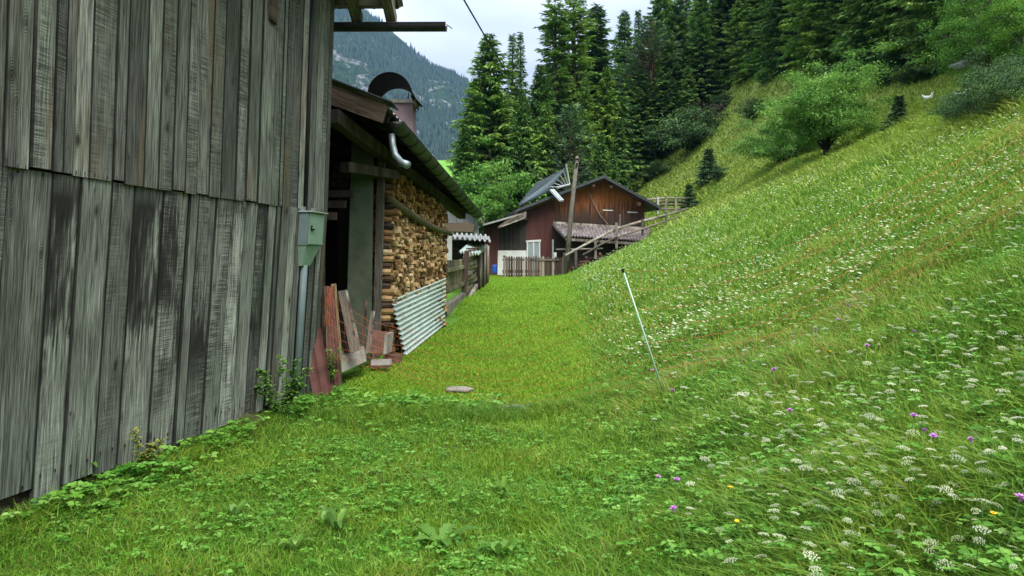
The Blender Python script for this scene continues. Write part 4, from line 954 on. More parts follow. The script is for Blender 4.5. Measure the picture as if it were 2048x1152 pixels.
# ================================================================== TREES
def diam(Pb, D, S, Lh, W, droop):
    """leaf shaped quads: base, side, tip, side"""
    mid = Pb+D*(Lh*.45)[:, None]; tip = Pb+D*Lh[:, None]; tip[:, 2] -= droop; 
    v = np.stack([Pb, mid+S*(W*.5)[:, None], tip, mid-S*(W*.5)[:, None]], 1)
    return v
def nrmz(a): return a/np.maximum(np.linalg.norm(a, axis=-1, keepdims=True), 1e-9)
def conifer(name, h, r, seed, mat, bark, kind='spruce', bare=.0, whorl=.42, loc=(0, -500, 0)):
    q = np.random.RandomState(seed); root = bpy.data.objects.new(name, None); COL.objects.link(root)
    mb = MB(); tb = h*.012+.05
    mb.tube([(0, 0, -.6), (0, 0, h*.3), (0, 0, h*.7), (0, 0, h*.98)], [tb*1.1, tb*.85, tb*.45, .015], 8)
    bases = []; Ds = []; Ss = []; Ls = []; Ws = []; Dr = []; Rn = []
    z = h*bare+.25; brs = MB()
    while z < h*.985:
        f = (z-h*bare)/(h*(1-bare)); 
        if kind == 'pine': prof = (.55+.45*math.sin(min(1, f*1.2)*math.pi))*(1-f)**.35
        elif kind == 'larch': prof = (1-f)**.55*(.75+.25*math.sin(f*9+seed))
        else: prof = (1-f)**.7*min(1, .8+f*1.6)
        nb = q.randint(5, 8) if kind != 'larch' else q.randint(3, 6)
        a0 = q.rand()*6.28
        for k in range(nb):
            if q.rand() < .08: continue
            L = max(.16, r*prof*q.uniform(.5, 1.18)); az = a0+k*6.283/nb+q.uniform(-.25, .25)
            ca, sa = math.cos(az), math.sin(az)
            up = {'spruce': -.18-.35*(1-f)+.75*max(0, f-.55), 'larch': -.02-.12*(1-f)+.5*max(0, f-.6), 'pine': .18+.2*q.rand()}[kind]
            curve = {'spruce': .22, 'larch': .12, 'pine': .25}[kind]
            n = max(3, int(L/(.115 if kind != 'pine' else .13)))
            t = (np.arange(n)+q.rand(n)*.7)/n; t = t[t > (.12 if kind != 'pine' else .35)]
            if len(t) == 0: continue
            x = t*L; zz = z+q.uniform(-.5, .5)*whorl*(1.2-f)*1.6+up*x+curve*x*x/max(L, .5)*.8
            wig = np.cumsum(q.randn(len(t)))*.012*L
            bp_ = np.stack([ca*x-sa*wig, sa*x+ca*wig, zz], 1)
            if L > .6 and (kind != 'spruce' or q.rand() < .35): brs.tube([(0, 0, z), tuple(bp_[len(t)//2]), tuple(bp_[-1])], [.02+.012*L, .012+.008*L, .006], 4, cap=False)
            d0 = np.array([ca, sa, up+curve*.6]); s0 = np.array([-sa, ca, 0])
            rb = q.rand()*.5
            for sg in (-1, 1, 0, 2):
                m_ = len(t); ls = (L*(1-t)*.42+.16+.05*r)*q.uniform(.6, 1.2, m_)
                if kind == 'spruce': ls = np.minimum(ls, .62)
                elif kind == 'larch': ls = np.minimum(ls*.85, .5)
                else: ls = q.uniform(.22, .42, m_)
                if sg == 0: dd = d0*np.ones((m_, 1))+q.randn(m_, 3)*.25; dd[:, 2] += .15 if kind != 'spruce' else -.05
                elif sg == 2:       # hanging twigs
                    dd = d0*.35+q.randn(m_, 3)*.3; dd[:, 2] -= (.9 if kind == 'spruce' else .5)
                    if kind == 'pine': dd[:, 2] += 1.5
                    ls = ls*.7
                else: dd = d0*.75+s0*sg*.8+q.randn(m_, 3)*.16; dd[:, 2] -= .18*(kind != 'pine')
                dd = nrmz(dd); ss = nrmz(np.cross(dd, np.array([0, 0, 1.])+q.randn(m_, 3)*.45))
                bases.append(bp_); Ds.append(dd); Ss.append(ss); Ls.append(ls)
                Ws.append(ls*q.uniform(.2, .34, m_)+.015); Dr.append(ls*q.uniform(.0, .3, m_))
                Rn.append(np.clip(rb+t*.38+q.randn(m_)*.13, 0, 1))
        z += whorl*(1-.45*f)*q.uniform(.75, 1.25)*(1.25 if kind == 'pine' else 1)
    v = diam(*[np.concatenate(a_) for a_ in (bases, Ds, Ss, Ls, Ws)], np.concatenate(Dr)); N = len(v)
    # top leader
    tr = mb.build('trunk', bark, None, True); tr.parent = root
    if brs.v and kind != 'x':
        b = brs.build('branches', bark, None, True); b.parent = root
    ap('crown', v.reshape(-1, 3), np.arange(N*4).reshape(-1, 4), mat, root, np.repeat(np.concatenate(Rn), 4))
    root.location = loc
    return root, h
def leafy(name, h, r, seed, mat, bark, nleaf=9000, ls=.1, trunk=.15, stems=6, loc=(0, -500, 0), flat=1., base=.12, clumps=70, tilt=(0, 0)):
    q = np.random.RandomState(seed); root = bpy.data.objects.new(name, None); COL.objects.link(root)
    mb = MB(); fork = h*trunk
    if trunk > .05: mb.tube([(0, 0, -.3), (.02, 0, fork*.5), (0, 0, fork)], [h*.035, h*.026, h*.03], 9)
    ends = []
    for k in range(stems):
        az = k*6.283/stems+q.uniform(-.4, .4); el = q.uniform(.35, 1.35); L = min(r, h)*q.uniform(.7, 1.0)
        d = np.array([math.cos(az)*math.cos(el)*r, math.sin(az)*math.cos(el)*r, math.sin(el)*(h-fork)*.92])
        pts = [np.array([0, 0, fork*.9])]; 
        for j in range(1, 6):
            t = j/5; pts.append(np.array([0, 0, fork*.9])+d*t+np.array([q.randn()*.05*r, q.randn()*.05*r, .1*h*math.sin(t*3.1)])); ends.append(pts[-1])
        mb.tube([tuple(p) for p in pts], [h*.018, h*.013, h*.009, h*.006, h*.004, h*.002], 6)
        for j in range(2, 6):
            for m_ in range(3):
                e = pts[j]+np.array([q.randn()*.3*r, q.randn()*.3*r, q.randn()*.16*h+.03*h]); mb.tube([tuple(pts[j-1]), tuple((pts[j-1]+e)/2+q.randn(3)*.03*r), tuple(e)], [h*.006, h*.004, h*.0015], 4, cap=False); ends.append(e)
    # clump centres over an uneven dome
    cl = [e for e in ends if e[2] > h*base]
    while len(cl) < clumps:
        u = q.rand()*6.283; el = math.asin(q.uniform(-.25, 1)); rr = q.uniform(.55, 1)**.6
        lob = 1+.18*math.sin(3*u+seed)+.12*math.sin(5*u+2*el)
        cl.append(np.array([math.cos(u)*math.cos(el)*r*rr*lob, math.sin(u)*math.cos(el)*r*rr*lob, h*base+(h*(1-base))*(.35+.65*math.sin(el)*rr*lob*flat)*.95]))
    cl = np.array(cl); cl[:, 0] += tilt[0]*cl[:, 2]; n = nleaf; ci = q.randint(0, len(cl), n); cs = q.uniform(.10, .22, len(cl))*r; cr_ = q.rand(len(cl))
    off = q.randn(n, 3)*np.array([1, 1, .5])*.62
    p = cl[ci]+off*cs[ci][:, None]; p[:, 2] = np.maximum(p[:, 2], .05)
    out = nrmz(p-np.array([0, 0, h*.35])); dd = nrmz(out*.7+q.randn(n, 3)*.6-np.array([0, 0, .25])); ss = nrmz(np.cross(dd, nrmz(out*.3+np.array([0, 0, 1.])+q.randn(n, 3)*.5)))
    Ls = q.uniform(.7, 1.3, n)*ls; v = diam(p, dd, ss, Ls, Ls*.62, Ls*.15)
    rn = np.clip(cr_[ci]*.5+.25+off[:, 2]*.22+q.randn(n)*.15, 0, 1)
    tr = mb.build('trunk', bark, None, True); tr.parent = root
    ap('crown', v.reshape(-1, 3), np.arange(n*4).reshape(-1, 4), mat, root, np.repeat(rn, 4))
    root.location = loc
    return root, h
protos = {
 'spruceA': conifer('spruce_tree', 20, 4.6, 1, M['spruce'], M['bark']),
 'spruceB': conifer('spruce_tree', 17, 3.2, 2, M['spruce'], M['bark'], whorl=.36),
 'spruceC': conifer('spruce_tree', 10, 2.5, 3, M['spruce'], M['bark'], whorl=.28),
 'spruceS': conifer('young_spruce', 3.0, 1.0, 4, M['bluepine'], M['bark'], whorl=.14),
 'thin': conifer('spruce_tree', 18, 1.5, 9, M['spruce'], M['bark'], whorl=.34, bare=.1),
 'larchA': conifer('larch_tree', 21, 3.7, 5, M['larch'], M['bark'], 'larch', whorl=.30),
 'larchB': conifer('larch_tree', 20, 3.0, 6, M['larch'], M['bark'], 'larch', whorl=.28),
 'pineA': conifer('pine_tree', 14, 3.2, 7, M['bluepine'], M['pinebark'], 'pine', bare=.30, whorl=.30),
 'pineB': conifer('pine_tree', 8, 2.4, 8, M['bluepine'], M['bark'], 'pine', bare=.05, whorl=.26),
 'broad': leafy('broadleaf_tree', 7, 3.0, 11, M['bright'], M['bark'], 16000, .2, .1, base=.03, clumps=110),
 'bigleaf': leafy('broadleaf_tree', 11, 4.5, 12, M['bright'], M['bark'], 42000, .13, .2, base=.15, clumps=200),
 'sucker': leafy('leafy_bush', 2.4, 1.9, 23, M['broad'], M['blackbark'], 26000, .075, .04, 6, base=.0, clumps=130),
 'bigjuniper': leafy('juniper_bush', 2.6, 2.8, 24, M['juniper'], M['bark'], 30000, .085, .04, 8, base=.0, clumps=170),
 'orchard': leafy('fruit_tree', 3.3, 2.0, 13, M['broad'], M['blackbark'], 34000, .075, .16, 8, base=.12, clumps=170, tilt=(-.18, 0)),
 'bush': leafy('juniper_bush', 1.4, 1.3, 14, M['juniper'], M['bark'], 11000, .08, .05, base=.0, clumps=60),
 'bush2': leafy('juniper_bush', 1.2, 1.6, 15, M['juniper'], M['bark'], 11000, .08, .05, base=.0, clumps=50),
 'dead': leafy('dry_bush', 1.6, 1.4, 16, M['deadtwig'], M['deadtwig'], 2500, .10, .05, base=.0, clumps=60),
}
used = set()
def place(kind, px, top, Y=None, py_=None, wf_=1., label=None, cat='tree', group=None, hs=None, sink=.1):
    root, h0 = protos[kind]
    if Y is None: p = hit(px, py_)
    else:
        x = (px-1024)/F*Y; p = Vector((x, Y, gz(x, Y)))
    H = (CZ+(HZ-top)/F*p.y)-p.z if hs is None else hs
    H = max(H, .3); s = H/h0
    o = root if kind not in used else copy_tree(root); used.add(kind)
    o.location = (p.x, p.y, p.z-sink*min(1, s)); o.scale = (s*wf_, s*wf_, s); o.rotation_euler = (random.uniform(-.02, .02), random.uniform(-.02, .02), random.uniform(0, 6.28))
    tag(o, label, cat, group); return o
FG = 'conifers of the wood behind the timber house'
# left edge group against the sky
place('spruceA', 984, 62, 58, None, 1.25, 'tall dark spruce at the left edge of the wood, against the pale sky')
place('spruceB', 948, 150, 60, None, 1.0, 'dark spruce on the outer left, beside the distant mountain')
place('thin', 1022, 60, 72, None, 1.2, 'left of two slender spruce tips showing above the left spruce')
place('thin', 1044, 55, 73, None, 1.1, 'right of two slender spruce tips, next to the big larch')
place('larchA', 1112, -12, 64, None, 1.55, 'big light green larch rising left of the wooden pole')
place('larchB', 1152, -25, 66, None, 1.6, 'tall loose larch directly right of the big larch')
place('spruceB', 1196, 2, 74, None, 1.4, 'dark spire spruce with drooping top against the sky')
place('spruceB', 1250, 12, 92, None, 1.1, 'distant spruce with grey green tip right of the spire spruce')
place('thin', 1283, 14, 95, None, 1.5, 'narrow spruce tip left of the tallest dark spruces')
place('spruceA', 1322, -45, 92, None, 1.1, 'tallest dark spruce cut by the top of the picture')
place('spruceA', 1352, -20, 90, None, 1.0, 'dark spruce just right of the tallest one')
place('pineA', 1281, 92, None, 338, 1.35, 'pine with reddish bare lower trunk and flat feathery layers', 'tree')
place('pineA', 1306, 30, None, 322, 1.3, 'pine with straight brown trunk behind the feathery pine', 'tree')
place('spruceA', 1075, 120, 60, None, .9, label='mid green spruce in front of the larches, left', )
place('larchB', 1170, 150, 60, None, 1.0, label='light green feathery larch in the middle of the wood')
place('spruceA', 1208, 130, 66, None, .9, label='mid green spruce between larch and feathery pine')
place('spruceC', 1046, 186, 54, None, .95, label='dark spruce pointing up from the lower wood on the left')
place('spruceC', 1090, 200, 53, None, .85, label='olive green spruce in the lower wood beside the blue green pine')
place('pineB', 1136, 208, 53, None, .95, label='blue green pine in the lower wood above the solar panel')
place('spruceC', 1196, 262, 51, None, .85, label='small spruce of the lower wood right of the wooden pole')
place('spruceC', 1236, 232, 62, None, .85, label='dark small spruce of the lower wood above the gable')
place('spruceC', 1168, 215, 56, None, .9, label='green spruce behind the blue green pine')
place('spruceC', 1268, 215, None, 345, 1.0, label='green spruce at the foot of the feathery pine')
place('spruceC', 1345, 150, None, 300, 1.0, label='bright green spruce at the wood edge left of the slope')
place('spruceC', 1378, 128, None, 270, 1.0, label='bright green spruce directly at the slope edge')
place('spruceC', 1310, 205, None, 325, .9, label='short spruce at the wood edge beneath the pines')
place('spruceC', 1252, 270, None, 352, 1.0, label='young spruce just above the right roof slope')
place('spruceC', 1296, 248, None, 330, 1.1, label='young spruce hiding the foot of the reddish pines')
place('spruceC', 1322, 240, None, 312, 1.1, label='young spruce between the pines and the open slope')
place('broad', 996, 285, 54, None, 1.0, label='bright green broadleaf tree left of the solar panel')
place('broad', 968, 350, 48, None, .9, label='smaller bright broadleaf tree above the grey hut')
place('broad', 1040, 330, 60, None, 1., label='bright broadleaf bush tree behind the solar panel')
place('spruceC', 935, 250, 55, None, 1.0, label='dark spruce over the gutter end')
place('spruceC', 1222, 300, 56, None, .8, label='little spruce right behind the gable ridge')
place('larchB', 1140, 300, 50, None, 1.2, label='pale green young larch left of the gable ridge', hs=7)
# right hand forest along the top of the slope
k = 0
for px in range(1402, 2300, 38):
    by = float(np.interp(px, [1400, 1480, 1600, 1750, 1900, 2048, 2300], [210, 145, 125, 112, 100, 82, 60]))+random.uniform(-8, 8)
    kind = ['spruceA', 'larchA', 'larchB', 'spruceB', 'larchA', 'spruceA', 'larchB'][k % 7]
    p = hit(px, by)
    o = place(kind, px, 0, None, by, random.uniform(.95, 1.25), 'tall conifer at the forest edge above the slope, crown cut by the picture top', 'tree', 'forest edge conifers above the slope', hs=random.uniform(13, 17))
    k += 1
for row, (dy, st) in enumerate([(5, 46), (11, 52), (19, 60)]):
    for px in range(1330, 2250, st):
        by = float(np.interp(px, [1330, 1400, 1480, 1600, 1750, 1900, 2048, 2250], [235, 210, 145, 125, 112, 100, 82, 65]))
        p = hit(px+random.uniform(-12, 12), by); x, y = p.x+dy*.45, p.y+dy*.8
        kind = random.choice(['spruceA', 'spruceB', 'spruceA', 'larchA'])
        root, h0 = protos[kind]; o = copy_tree(root); s = random.uniform(.75, 1.0); o.scale = (s*1.15, s*1.15, s); o.location = (x, y, gz(x, y)-.2); o.rotation_euler = (0, 0, random.uniform(0, 6.28))
        tag(o, 'dark conifer standing deep in the forest behind the edge trees', 'tree', 'conifers deep in the forest')
for row, Y in enumerate((80, 90)):
    for px in range(925, 1420, 30):
        x = (px+random.uniform(-9, 9)-1024)/F*Y; root, h0 = protos[random.choice(['spruceA', 'spruceB'])]; o = copy_tree(root)
        H = (CZ+(HZ-float(np.interp(px, [925, 960, 1070, 1190, 1320, 1420], [240, 160, 110, 90, 60, 0])))/F*Y)-gz(x, Y); s = H/h0; s *= random.uniform(.72, 1.0)
        o.scale = (s*1.25, s*1.25, s); o.location = (x, Y, gz(x, Y)-.3); o.rotation_euler = (0, 0, random.uniform(0, 6.28))
        tag(o, 'dark background spruce seen between the trunks of the front trees', 'tree', FG)
# understory along the forest edge
for i, px in enumerate(range(1395, 2060, 30)):
    by = float(np.interp(px, [1400, 1480, 1600, 1750, 1900, 2048], [225, 158, 135, 122, 112, 95]))
    place(['spruceC', 'broad', 'spruceC'][i % 3], px+random.uniform(-8, 8), 0, None, by, 1.2, 'low dark young tree filling the gap at the forest edge', 'tree', 'undergrowth at the forest edge', hs=random.uniform(1.8, 3.6))
# slope trees and bushes
place('orchard', 1652, 145, None, 322, 1.1, 'single fruit tree with forked black trunk and spreading crown on the slope')
o = place('sucker', 1568, 225, None, 332, 1.05, 'low leafy suckers spreading left of the fruit tree', 'bush')
place('bigleaf', 1975, -60, 24, None, .9, 'bright broadleaf tree reaching in from the top right corner')
place('bigleaf', 2075, -90, 22, None, .9, 'bright broadleaf tree on the outer right edge above the meadow')
bl = [('bush', 1443, 190, 222, 'round juniper near the wood edge'), ('bush', 1385, 225, 300, 'large juniper thicket below the wood edge'), ('bush', 1340, 250, 312, 'juniper left of the large thicket'),
      ('bush', 1508, 200, 238, 'round lone juniper on the open slope'), ('spruceS', 1418, 295, 365, 'small spruce standing alone on the slope'), ('bush', 1440, 335, 362, 'low juniper at the foot of the small lone spruce'),
      ('bush', 1298, 330, 362, 'small juniper right above the roof ridge'), ('bush2', 1330, 322, 345, 'pale low juniper on the slope above the roof'), ('spruceS', 1378, 367, 420, 'young spruce at the upper end of the rail fence'),
      ('spruceS', 1797, 188, 262, 'narrow dark juniper upright on the upper slope'), ('bigjuniper', 1985, 138, 240, 'broad dark juniper sprawling near the right edge'), ('bigjuniper', 1935, 180, 242, 'dark juniper lobe left of the broad one'), ('bigjuniper', 2045, 110, 205, 'juniper at the far right edge of the slope'),
      ('bush2', 1700, 125, 165, 'bush under the forest edge behind the fruit tree'), ('bush', 1800, 85, 140, 'brownish green shrub at the forest edge above the narrow juniper'), ('bush', 1880, 110, 150, 'shrub on the upper slope below the dark forest'), ('dead', 1405, 205, 262, 'dry brownish bush at the wood edge'),
      ('bush2', 1830, 135, 165, 'low flat shrub below the forest edge'), ('broad', 1525, 135, 172, 'light green bush at the forest edge above the lone juniper'), ('bush', 1770, 140, 175, 'small shrub left of the low flat one')]
for kd, px, tp, by, lb in bl:
    place(kd, px, tp, None, by, {'bush': 1.0, 'bush2': 1.0, 'bigjuniper': .85, 'spruceS': 1.5}.get(kd, 1), lb, 'tree' if 'spruce' in lb else 'bush')
h = hit(1935, 140); rock('grey_boulder', (h.x, h.y, h.z+.1), .7, .5, .3, M['stone'], 'pale grey rock at the forest edge on the upper right', 'rock', 8)
h = hit(2000, 118); rock('grey_boulder', (h.x, h.y, h.z+.2), .9, .6, .45, M['stone'], 'pale grey rock farthest right under the bright broadleaf trees', 'rock', 9)
# ================================================================== GRASS, HERBS AND FLOWERS
def scatter(n, r0, r1, pw=1.0, amax=.76, amin=-.76):
    """positions round the viewpoint, thinner with distance"""
    u = rs.rand(n); r = r0*(r1/r0)**(u**pw); t = rs.uniform(amin, amax, n)
    return r*np.sin(t), r*np.cos(t), r
def wallx(Y): return -3.06+.184*(Y-4.42)
def ok(x, y):
    m = (x > wallx(y)+.02) | (y > 8.7)
    shedin = (y > 8.7) & (y < 17) & (x < -1.95+.17*(y-12.2)+.05+.55*np.clip((12.2-y)/2, 0, 1)*0)
    left = (y >= 17) & (x < -1.35+.05*(y-17)*0 - .0)
    return m & ~shedin & ~left
def blades(name, x, y, h, w, lean, mat, label, cat, rnd=None, kink=.5):
    n = len(x); z = terr(x, y)-.01; az = rs.rand(n)*6.283; d = np.stack([np.cos(az), np.sin(az), np.zeros(n)], 1)
    fz = rs.rand(n)*6.283; s = np.stack([np.cos(fz), np.sin(fz), np.zeros(n)], 1)
    p = np.stack([x, y, z], 1); hv = h[:, None]; wv = (w*.5)[:, None]; ln = (lean*h)[:, None]; up = np.array([0, 0, 1.])
    m = p+d*ln*.28+up*hv*.55; t = p+d*ln+up*hv*(1-.25*lean[:, None])
    v = np.stack([p-s*wv*.8, p+s*wv*.8, m+s*wv, m-s*wv, t], 1).reshape(-1, 3); b = np.arange(n)*5
    q = np.stack([b, b+1, b+2, b+3], 1); tr = np.stack([b+3, b+2, b+4], 1)
    rnd = rs.rand(n) if rnd is None else rnd
    o = ap(name, v, (q, tr), mat, rnd=np.repeat(np.clip(rnd, 0, 1), 5)); tag(o, label, cat, None, 'stuff'); return o
tufts = lambda x, y, f: np.sin(x*f+1.3*np.sin(y*f*.8))*np.sin(y*f*1.1+1.7*np.sin(x*f*.7))
D = lambda x, y: x-edge(y)
def lanefac(x, y):      # 1 on the mown lane beyond the net
    return sm(-D(x, y)+.25+.25*tufts(x, y, 1.6), -.5, .6)*sm(y+.35*tufts(x, y, 2.1), 7.0, 8.7)
# mown lane
x, y, r = scatter(330000, 7.2, 60, .9, .2, -.22); k = ok(x, y) & (rs.rand(len(x)) < lanefac(x, y)) & (y < 48); x, y, r = x[k], y[k], r[k]
tv_ = tufts(x, y, 1.1); blades('lawn_grass', x, y, rs.uniform(.03, .065, len(x))*(1+.15*tv_), .0045+.00075*r, rs.uniform(.3, 1.0, len(x)), M['lawn'], 'short mown bright green grass on the lane between shed and slope', 'grass', rs.rand(len(x))*.8+.1*tv_+.1)
# rough lawn in front of the net
x, y, r = scatter(300000, 2.3, 9.2, 1.0, .9, -.9); k = ok(x, y) & (D(x, y) < .7+.35*rs.randn(len(x))) & (rs.rand(len(x)) > lanefac(x, y)); x, y, r = x[k], y[k], r[k]
tv_ = tufts(x, y, 3.1)+.5*tufts(x, y, 7.); hh = rs.uniform(.035, .10, len(x))*(1+.35*tv_)*(1+.5*sm(x, -.6, .6))
blades('rough_grass', x, y, np.maximum(hh, .02), .0026+.0006*r, rs.uniform(.3, 1.3, len(x)), M['nearlawn'], 'rough uncut grass in the foreground', 'grass', rs.rand(len(x))*.8+.12*tv_+.1)
# tall tufts along the net line and wall foot
nx_, ny_ = [], []
for i in range(420):
    t = rs.rand()
    if t < .6: cx_ = rs.uniform(-1.9, 1.4); cy_ = 7.7+rs.randn()*.22
    else: cy_ = rs.uniform(3.5, 8.6); cx_ = float(wallx(cy_))+.1+abs(rs.randn())*.12
    m_ = rs.randint(20, 70); nx_.append(cx_+rs.randn(m_)*.05); ny_.append(cy_+rs.randn(m_)*.05)
x = np.concatenate(nx_); y = np.concatenate(ny_); k = ok(x, y); x, y = x[k], y[k]
blades('tuft_grass', x, y, rs.uniform(.08, .22, len(x)), np.full(len(x), .005), rs.uniform(.4, 1.4, len(x)), M['nearlawn'], 'longer grass tufts along the net line and the wall foot', 'grass')
# meadow
x, y, r = scatter(560000, 2.0, 60, .95, .86, -.02); k = (D(x, y) > .0+.35*rs.randn(len(x))+.2*tufts(x, y, 1.9)) & (x < 15) & (rs.rand(len(x)) > lanefac(x, y)*.9); x, y, r = x[k], y[k], r[k]
tv_ = tufts(x, y, 1.7)+.6*tufts(x, y, 4.3); g = sm(D(x, y), -.2, 1.0)
hh = rs.uniform(.06, .24, len(x))*(1+.3*tv_)*(.35+.65*g)
dry = .13*sm(tufts(x, y, .9), -.1, .8)+.17*np.exp(-((y-(7.1+.12*x))/.7)**2)*sm(x, .2, 1.2)
blades('meadow_grass', x, y, np.maximum(hh, .03), .0042+.0009*r, rs.uniform(.15, 1.5, len(x)), M['meadow'], 'long flowering meadow grass on the slope', 'grass', rs.rand(len(x))*.78+.08*tv_+dry)
# upper slope
x, y, r = scatter(300000, 11, 110, 1.0, .8, .05); k = (x > 9+rs.randn(len(x))*1.2); x, y, r = x[k], y[k], r[k]
tv_ = tufts(x, y, .8)+.6*tufts(x, y, 2.1)
blades('hill_grass', x, y, rs.uniform(.15, .38, len(x))*(1+.4*tv_), .009+.0011*r, rs.uniform(.6, 1.8, len(x)), M['hillgrass'], 'yellowish tussock grass on the upper slope', 'grass', rs.rand(len(x))*.7+.15+.12*tv_)
# leafy herbs: clusters of leaflets
def herbs(name, x, y, hgt, ls, per, mat, label, cat, flat=.3):
    n = len(x); N = n*per; az0 = np.repeat(rs.rand(n)*6.283, per)+np.tile(np.arange(per), n)*6.283/per+rs.randn(N)*.25
    z = terr(x, y); c = np.repeat(np.stack([x, y, z+hgt], 1), per, 0); l_ = np.repeat(ls, per)*rs.uniform(.7, 1.2, N)
    el = rs.uniform(-.3, .5, N); d = np.stack([np.cos(az0)*np.cos(el), np.sin(az0)*np.cos(el), np.sin(el)*flat+.05], 1); d = nrmz(d)
    s = nrmz(np.stack([-np.sin(az0), np.cos(az0), rs.randn(N)*.35], 1)); b = c+d*(l_*.12)[:, None]
    m1 = b+d*(l_*.35)[:, None]+np.array([0, 0, 1.])*(l_*.1)[:, None]; m2 = b+d*(l_*.75)[:, None]+np.array([0, 0, 1.])*(l_*.06)[:, None]; t = b+d*l_[:, None]-np.array([0, 0, 1.])*(l_*.1)[:, None]
    w1 = (l_*.30)[:, None]; w2 = (l_*.26)[:, None]
    v = np.stack([b, m1+s*w1, m2+s*w2, t, m2-s*w2, m1-s*w1], 1).reshape(-1, 3); i = np.arange(N)*6
    q1 = np.stack([i, i+1, i+2, i+3], 1); q2 = np.stack([i, i+3, i+4, i+5], 1)
    rn = np.repeat(np.repeat(rs.rand(n), per)*.7+rs.rand(N)*.3, 6)
    o = ap(name, v, (q1, q2), mat, rnd=rn); tag(o, label, cat, None, 'stuff'); return o
x, y, r = scatter(60000, 2.3, 9.3, 1.0, .9, -.9); k = ok(x, y) & (D(x, y) < .6+.4*rs.randn(len(x))) & (rs.rand(len(x)) > lanefac(x, y)) & (tufts(x, y, 2.3)+.5*tufts(x, y, 6)+rs.randn(len(x))*.6 > .15); x, y = x[k], y[k]
herbs('ground_cover', x, y, rs.uniform(.015, .08, len(x)), .011+.030*rs.rand(len(x))**2.2, 4, M['clover'], 'clover and small leafy herbs spread through the foreground grass', 'ground cover')
x, y, r = scatter(30000, 2.2, 18, .9, .86, .0); k = (D(x, y)+rs.randn(len(x))*.45 > .3) & (tufts(x, y, 2.6)+rs.randn(len(x))*.6 > -.3); x, y = x[k], y[k]
herbs('meadow_herbs', x, y, rs.uniform(.04, .20, len(x)), .012+.032*rs.rand(len(x))**2, 5, M['clover'], 'low leafy herbs between the meadow grasses', 'ground cover')
# larger leaves beside the wall foot
xx, yy = [], []
for i in range(900):
    cy_ = rs.uniform(3.2, 8.7); xx.append(float(wallx(cy_))+.08+abs(rs.randn())*.16); yy.append(cy_)
for i in range(420): xx.append(rs.uniform(-1.95, -.1)); yy.append(8.05+rs.randn()*.22)
x = np.array(xx); y = np.array(yy); k = ok(x, y) & (tufts(x, y, 2.2)+rs.randn(len(x))*.4 > -.05); x, y = x[k], y[k]
herbs('nettle_cover', x, y, rs.uniform(.03, .15, len(x)), rs.uniform(.03, .065, len(x)), 6, M['clover'], 'leafy weeds growing along the foot of the barn wall', 'ground cover')
# single plants
def leafpts(mb, base, d, L, W, up=.35, lobes=0, r=None):
    base = Vector(base); d = Vector(d).normalized(); s = d.cross(Vector((0, 0, 1))).normalized(); n = 8; vs = []
    for i in range(n+1):
        t = i/n; c = base+d*L*t*(1-.15*t)+Vector((0, 0, L*up*math.sin(t*2.6))); w_ = W*math.sin(math.pi*min(.97, .08+t*.9))**.8*(1+lobes*.35*math.sin(t*22))
        vs += [c-s*w_/2+Vector((0, 0, w_*.15)), c, c+s*w_/2+Vector((0, 0, w_*.15))]
    fs = []
    for i in range(n): fs += [(3*i, 3*i+1, 3*i+4, 3*i+3), (3*i+1, 3*i+2, 3*i+5, 3*i+4)]
    mb.add(vs, fs, r)
def rosette(px, py_, L, n, m, label, name='leafy_plant', up=.5, lobes=.6):
    p = hit(px, py_, 2.0); root = empty(name, tuple(p), label, 'plant')
    for i in range(n):
        a_ = i*6.283/n+random.uniform(-.3, .3); mb = MB(); leafpts(mb, (0, 0, .02), (math.cos(a_), math.sin(a_), random.uniform(.1, up)), L*random.uniform(.7, 1.1), L*.28, up*.7, lobes)
        o = mb.build('leaf', m); o.parent = root
rosette(672, 1075, .17, 6, M['plant'], 'pale green dandelion rosette with upright toothed leaves in the foreground', up=.8)
rosette(880, 1098, .26, 5, M['plant'], 'large spreading dandelion with long thin leaves at the bottom centre', up=.25)
rosette(1000, 1125, .18, 6, M['plant'], 'broad leaved weed near the bottom edge right of the spreading dandelion')
rosette(590, 1110, .14, 6, M['plant'], 'small broad weed near the bottom edge left of the dandelions')
rosette(470, 1040, .13, 5, M['plant'], 'toothed weed in the lower left lawn')
rosette(165, 985, .20, 6, M['plant'], 'big leaved dock plant at the wall foot on the left', up=.9)
rosette(750, 960, .12, 5, M['plant'], 'small upright leaf rosette in the middle of the lawn')
rosette(865, 985, .11, 5, M['plant'], 'small leaf rosette beside the centre of the lawn')
rosette(1005, 1000, .13, 5, M['plant'], 'leaf rosette with narrow leaves right of the lawn centre', up=.7)
def sprig(px, py_, tops, m, label, name='wall_plant', ls=.05, base=None, dn=.02):
    """stems with pinnate leaves reaching the given picture points"""
    p = base if base is not None else hit(px, py_, 2.0); root = empty(name, tuple(p), label, 'plant')
    for i, (tx, ty) in enumerate(tops):
        q_ = P(tx, ty, p.y+random.uniform(-.08, .02)); q_.x += .02; c = (p+q_)/2+Vector((0, 0, .05))
        mb = MB(); mb.tube([tuple(p-p), tuple(c-p), tuple(q_-p)], [.004, .003, .002], 5); o = mb.build('stem', M['stem']); o.parent = root
        mb = MB()
        for j in range(16):
            t = .25+.75*j/15; c2 = p.lerp(c, min(1, t*2)) if t < .5 else c.lerp(q_, (t-.5)*2); a_ = random.uniform(0, 6.28)
            for sg in (-1, 0, 1): leafpts(mb, c2-p, (math.cos(a_+sg*.7), math.sin(a_+sg*.7)*.7-.3, random.uniform(-.3, .35)), ls*random.uniform(.7, 1.3), ls*.5, .15, .3)
        o = mb.build('leaf_sprays', m); o.parent = root
sprig(286, 960, [(262, 862), (282, 905), (318, 880), (300, 892)], M['yplant'], 'weed with yellowish leaves standing against the boards at lower left', ls=.05)
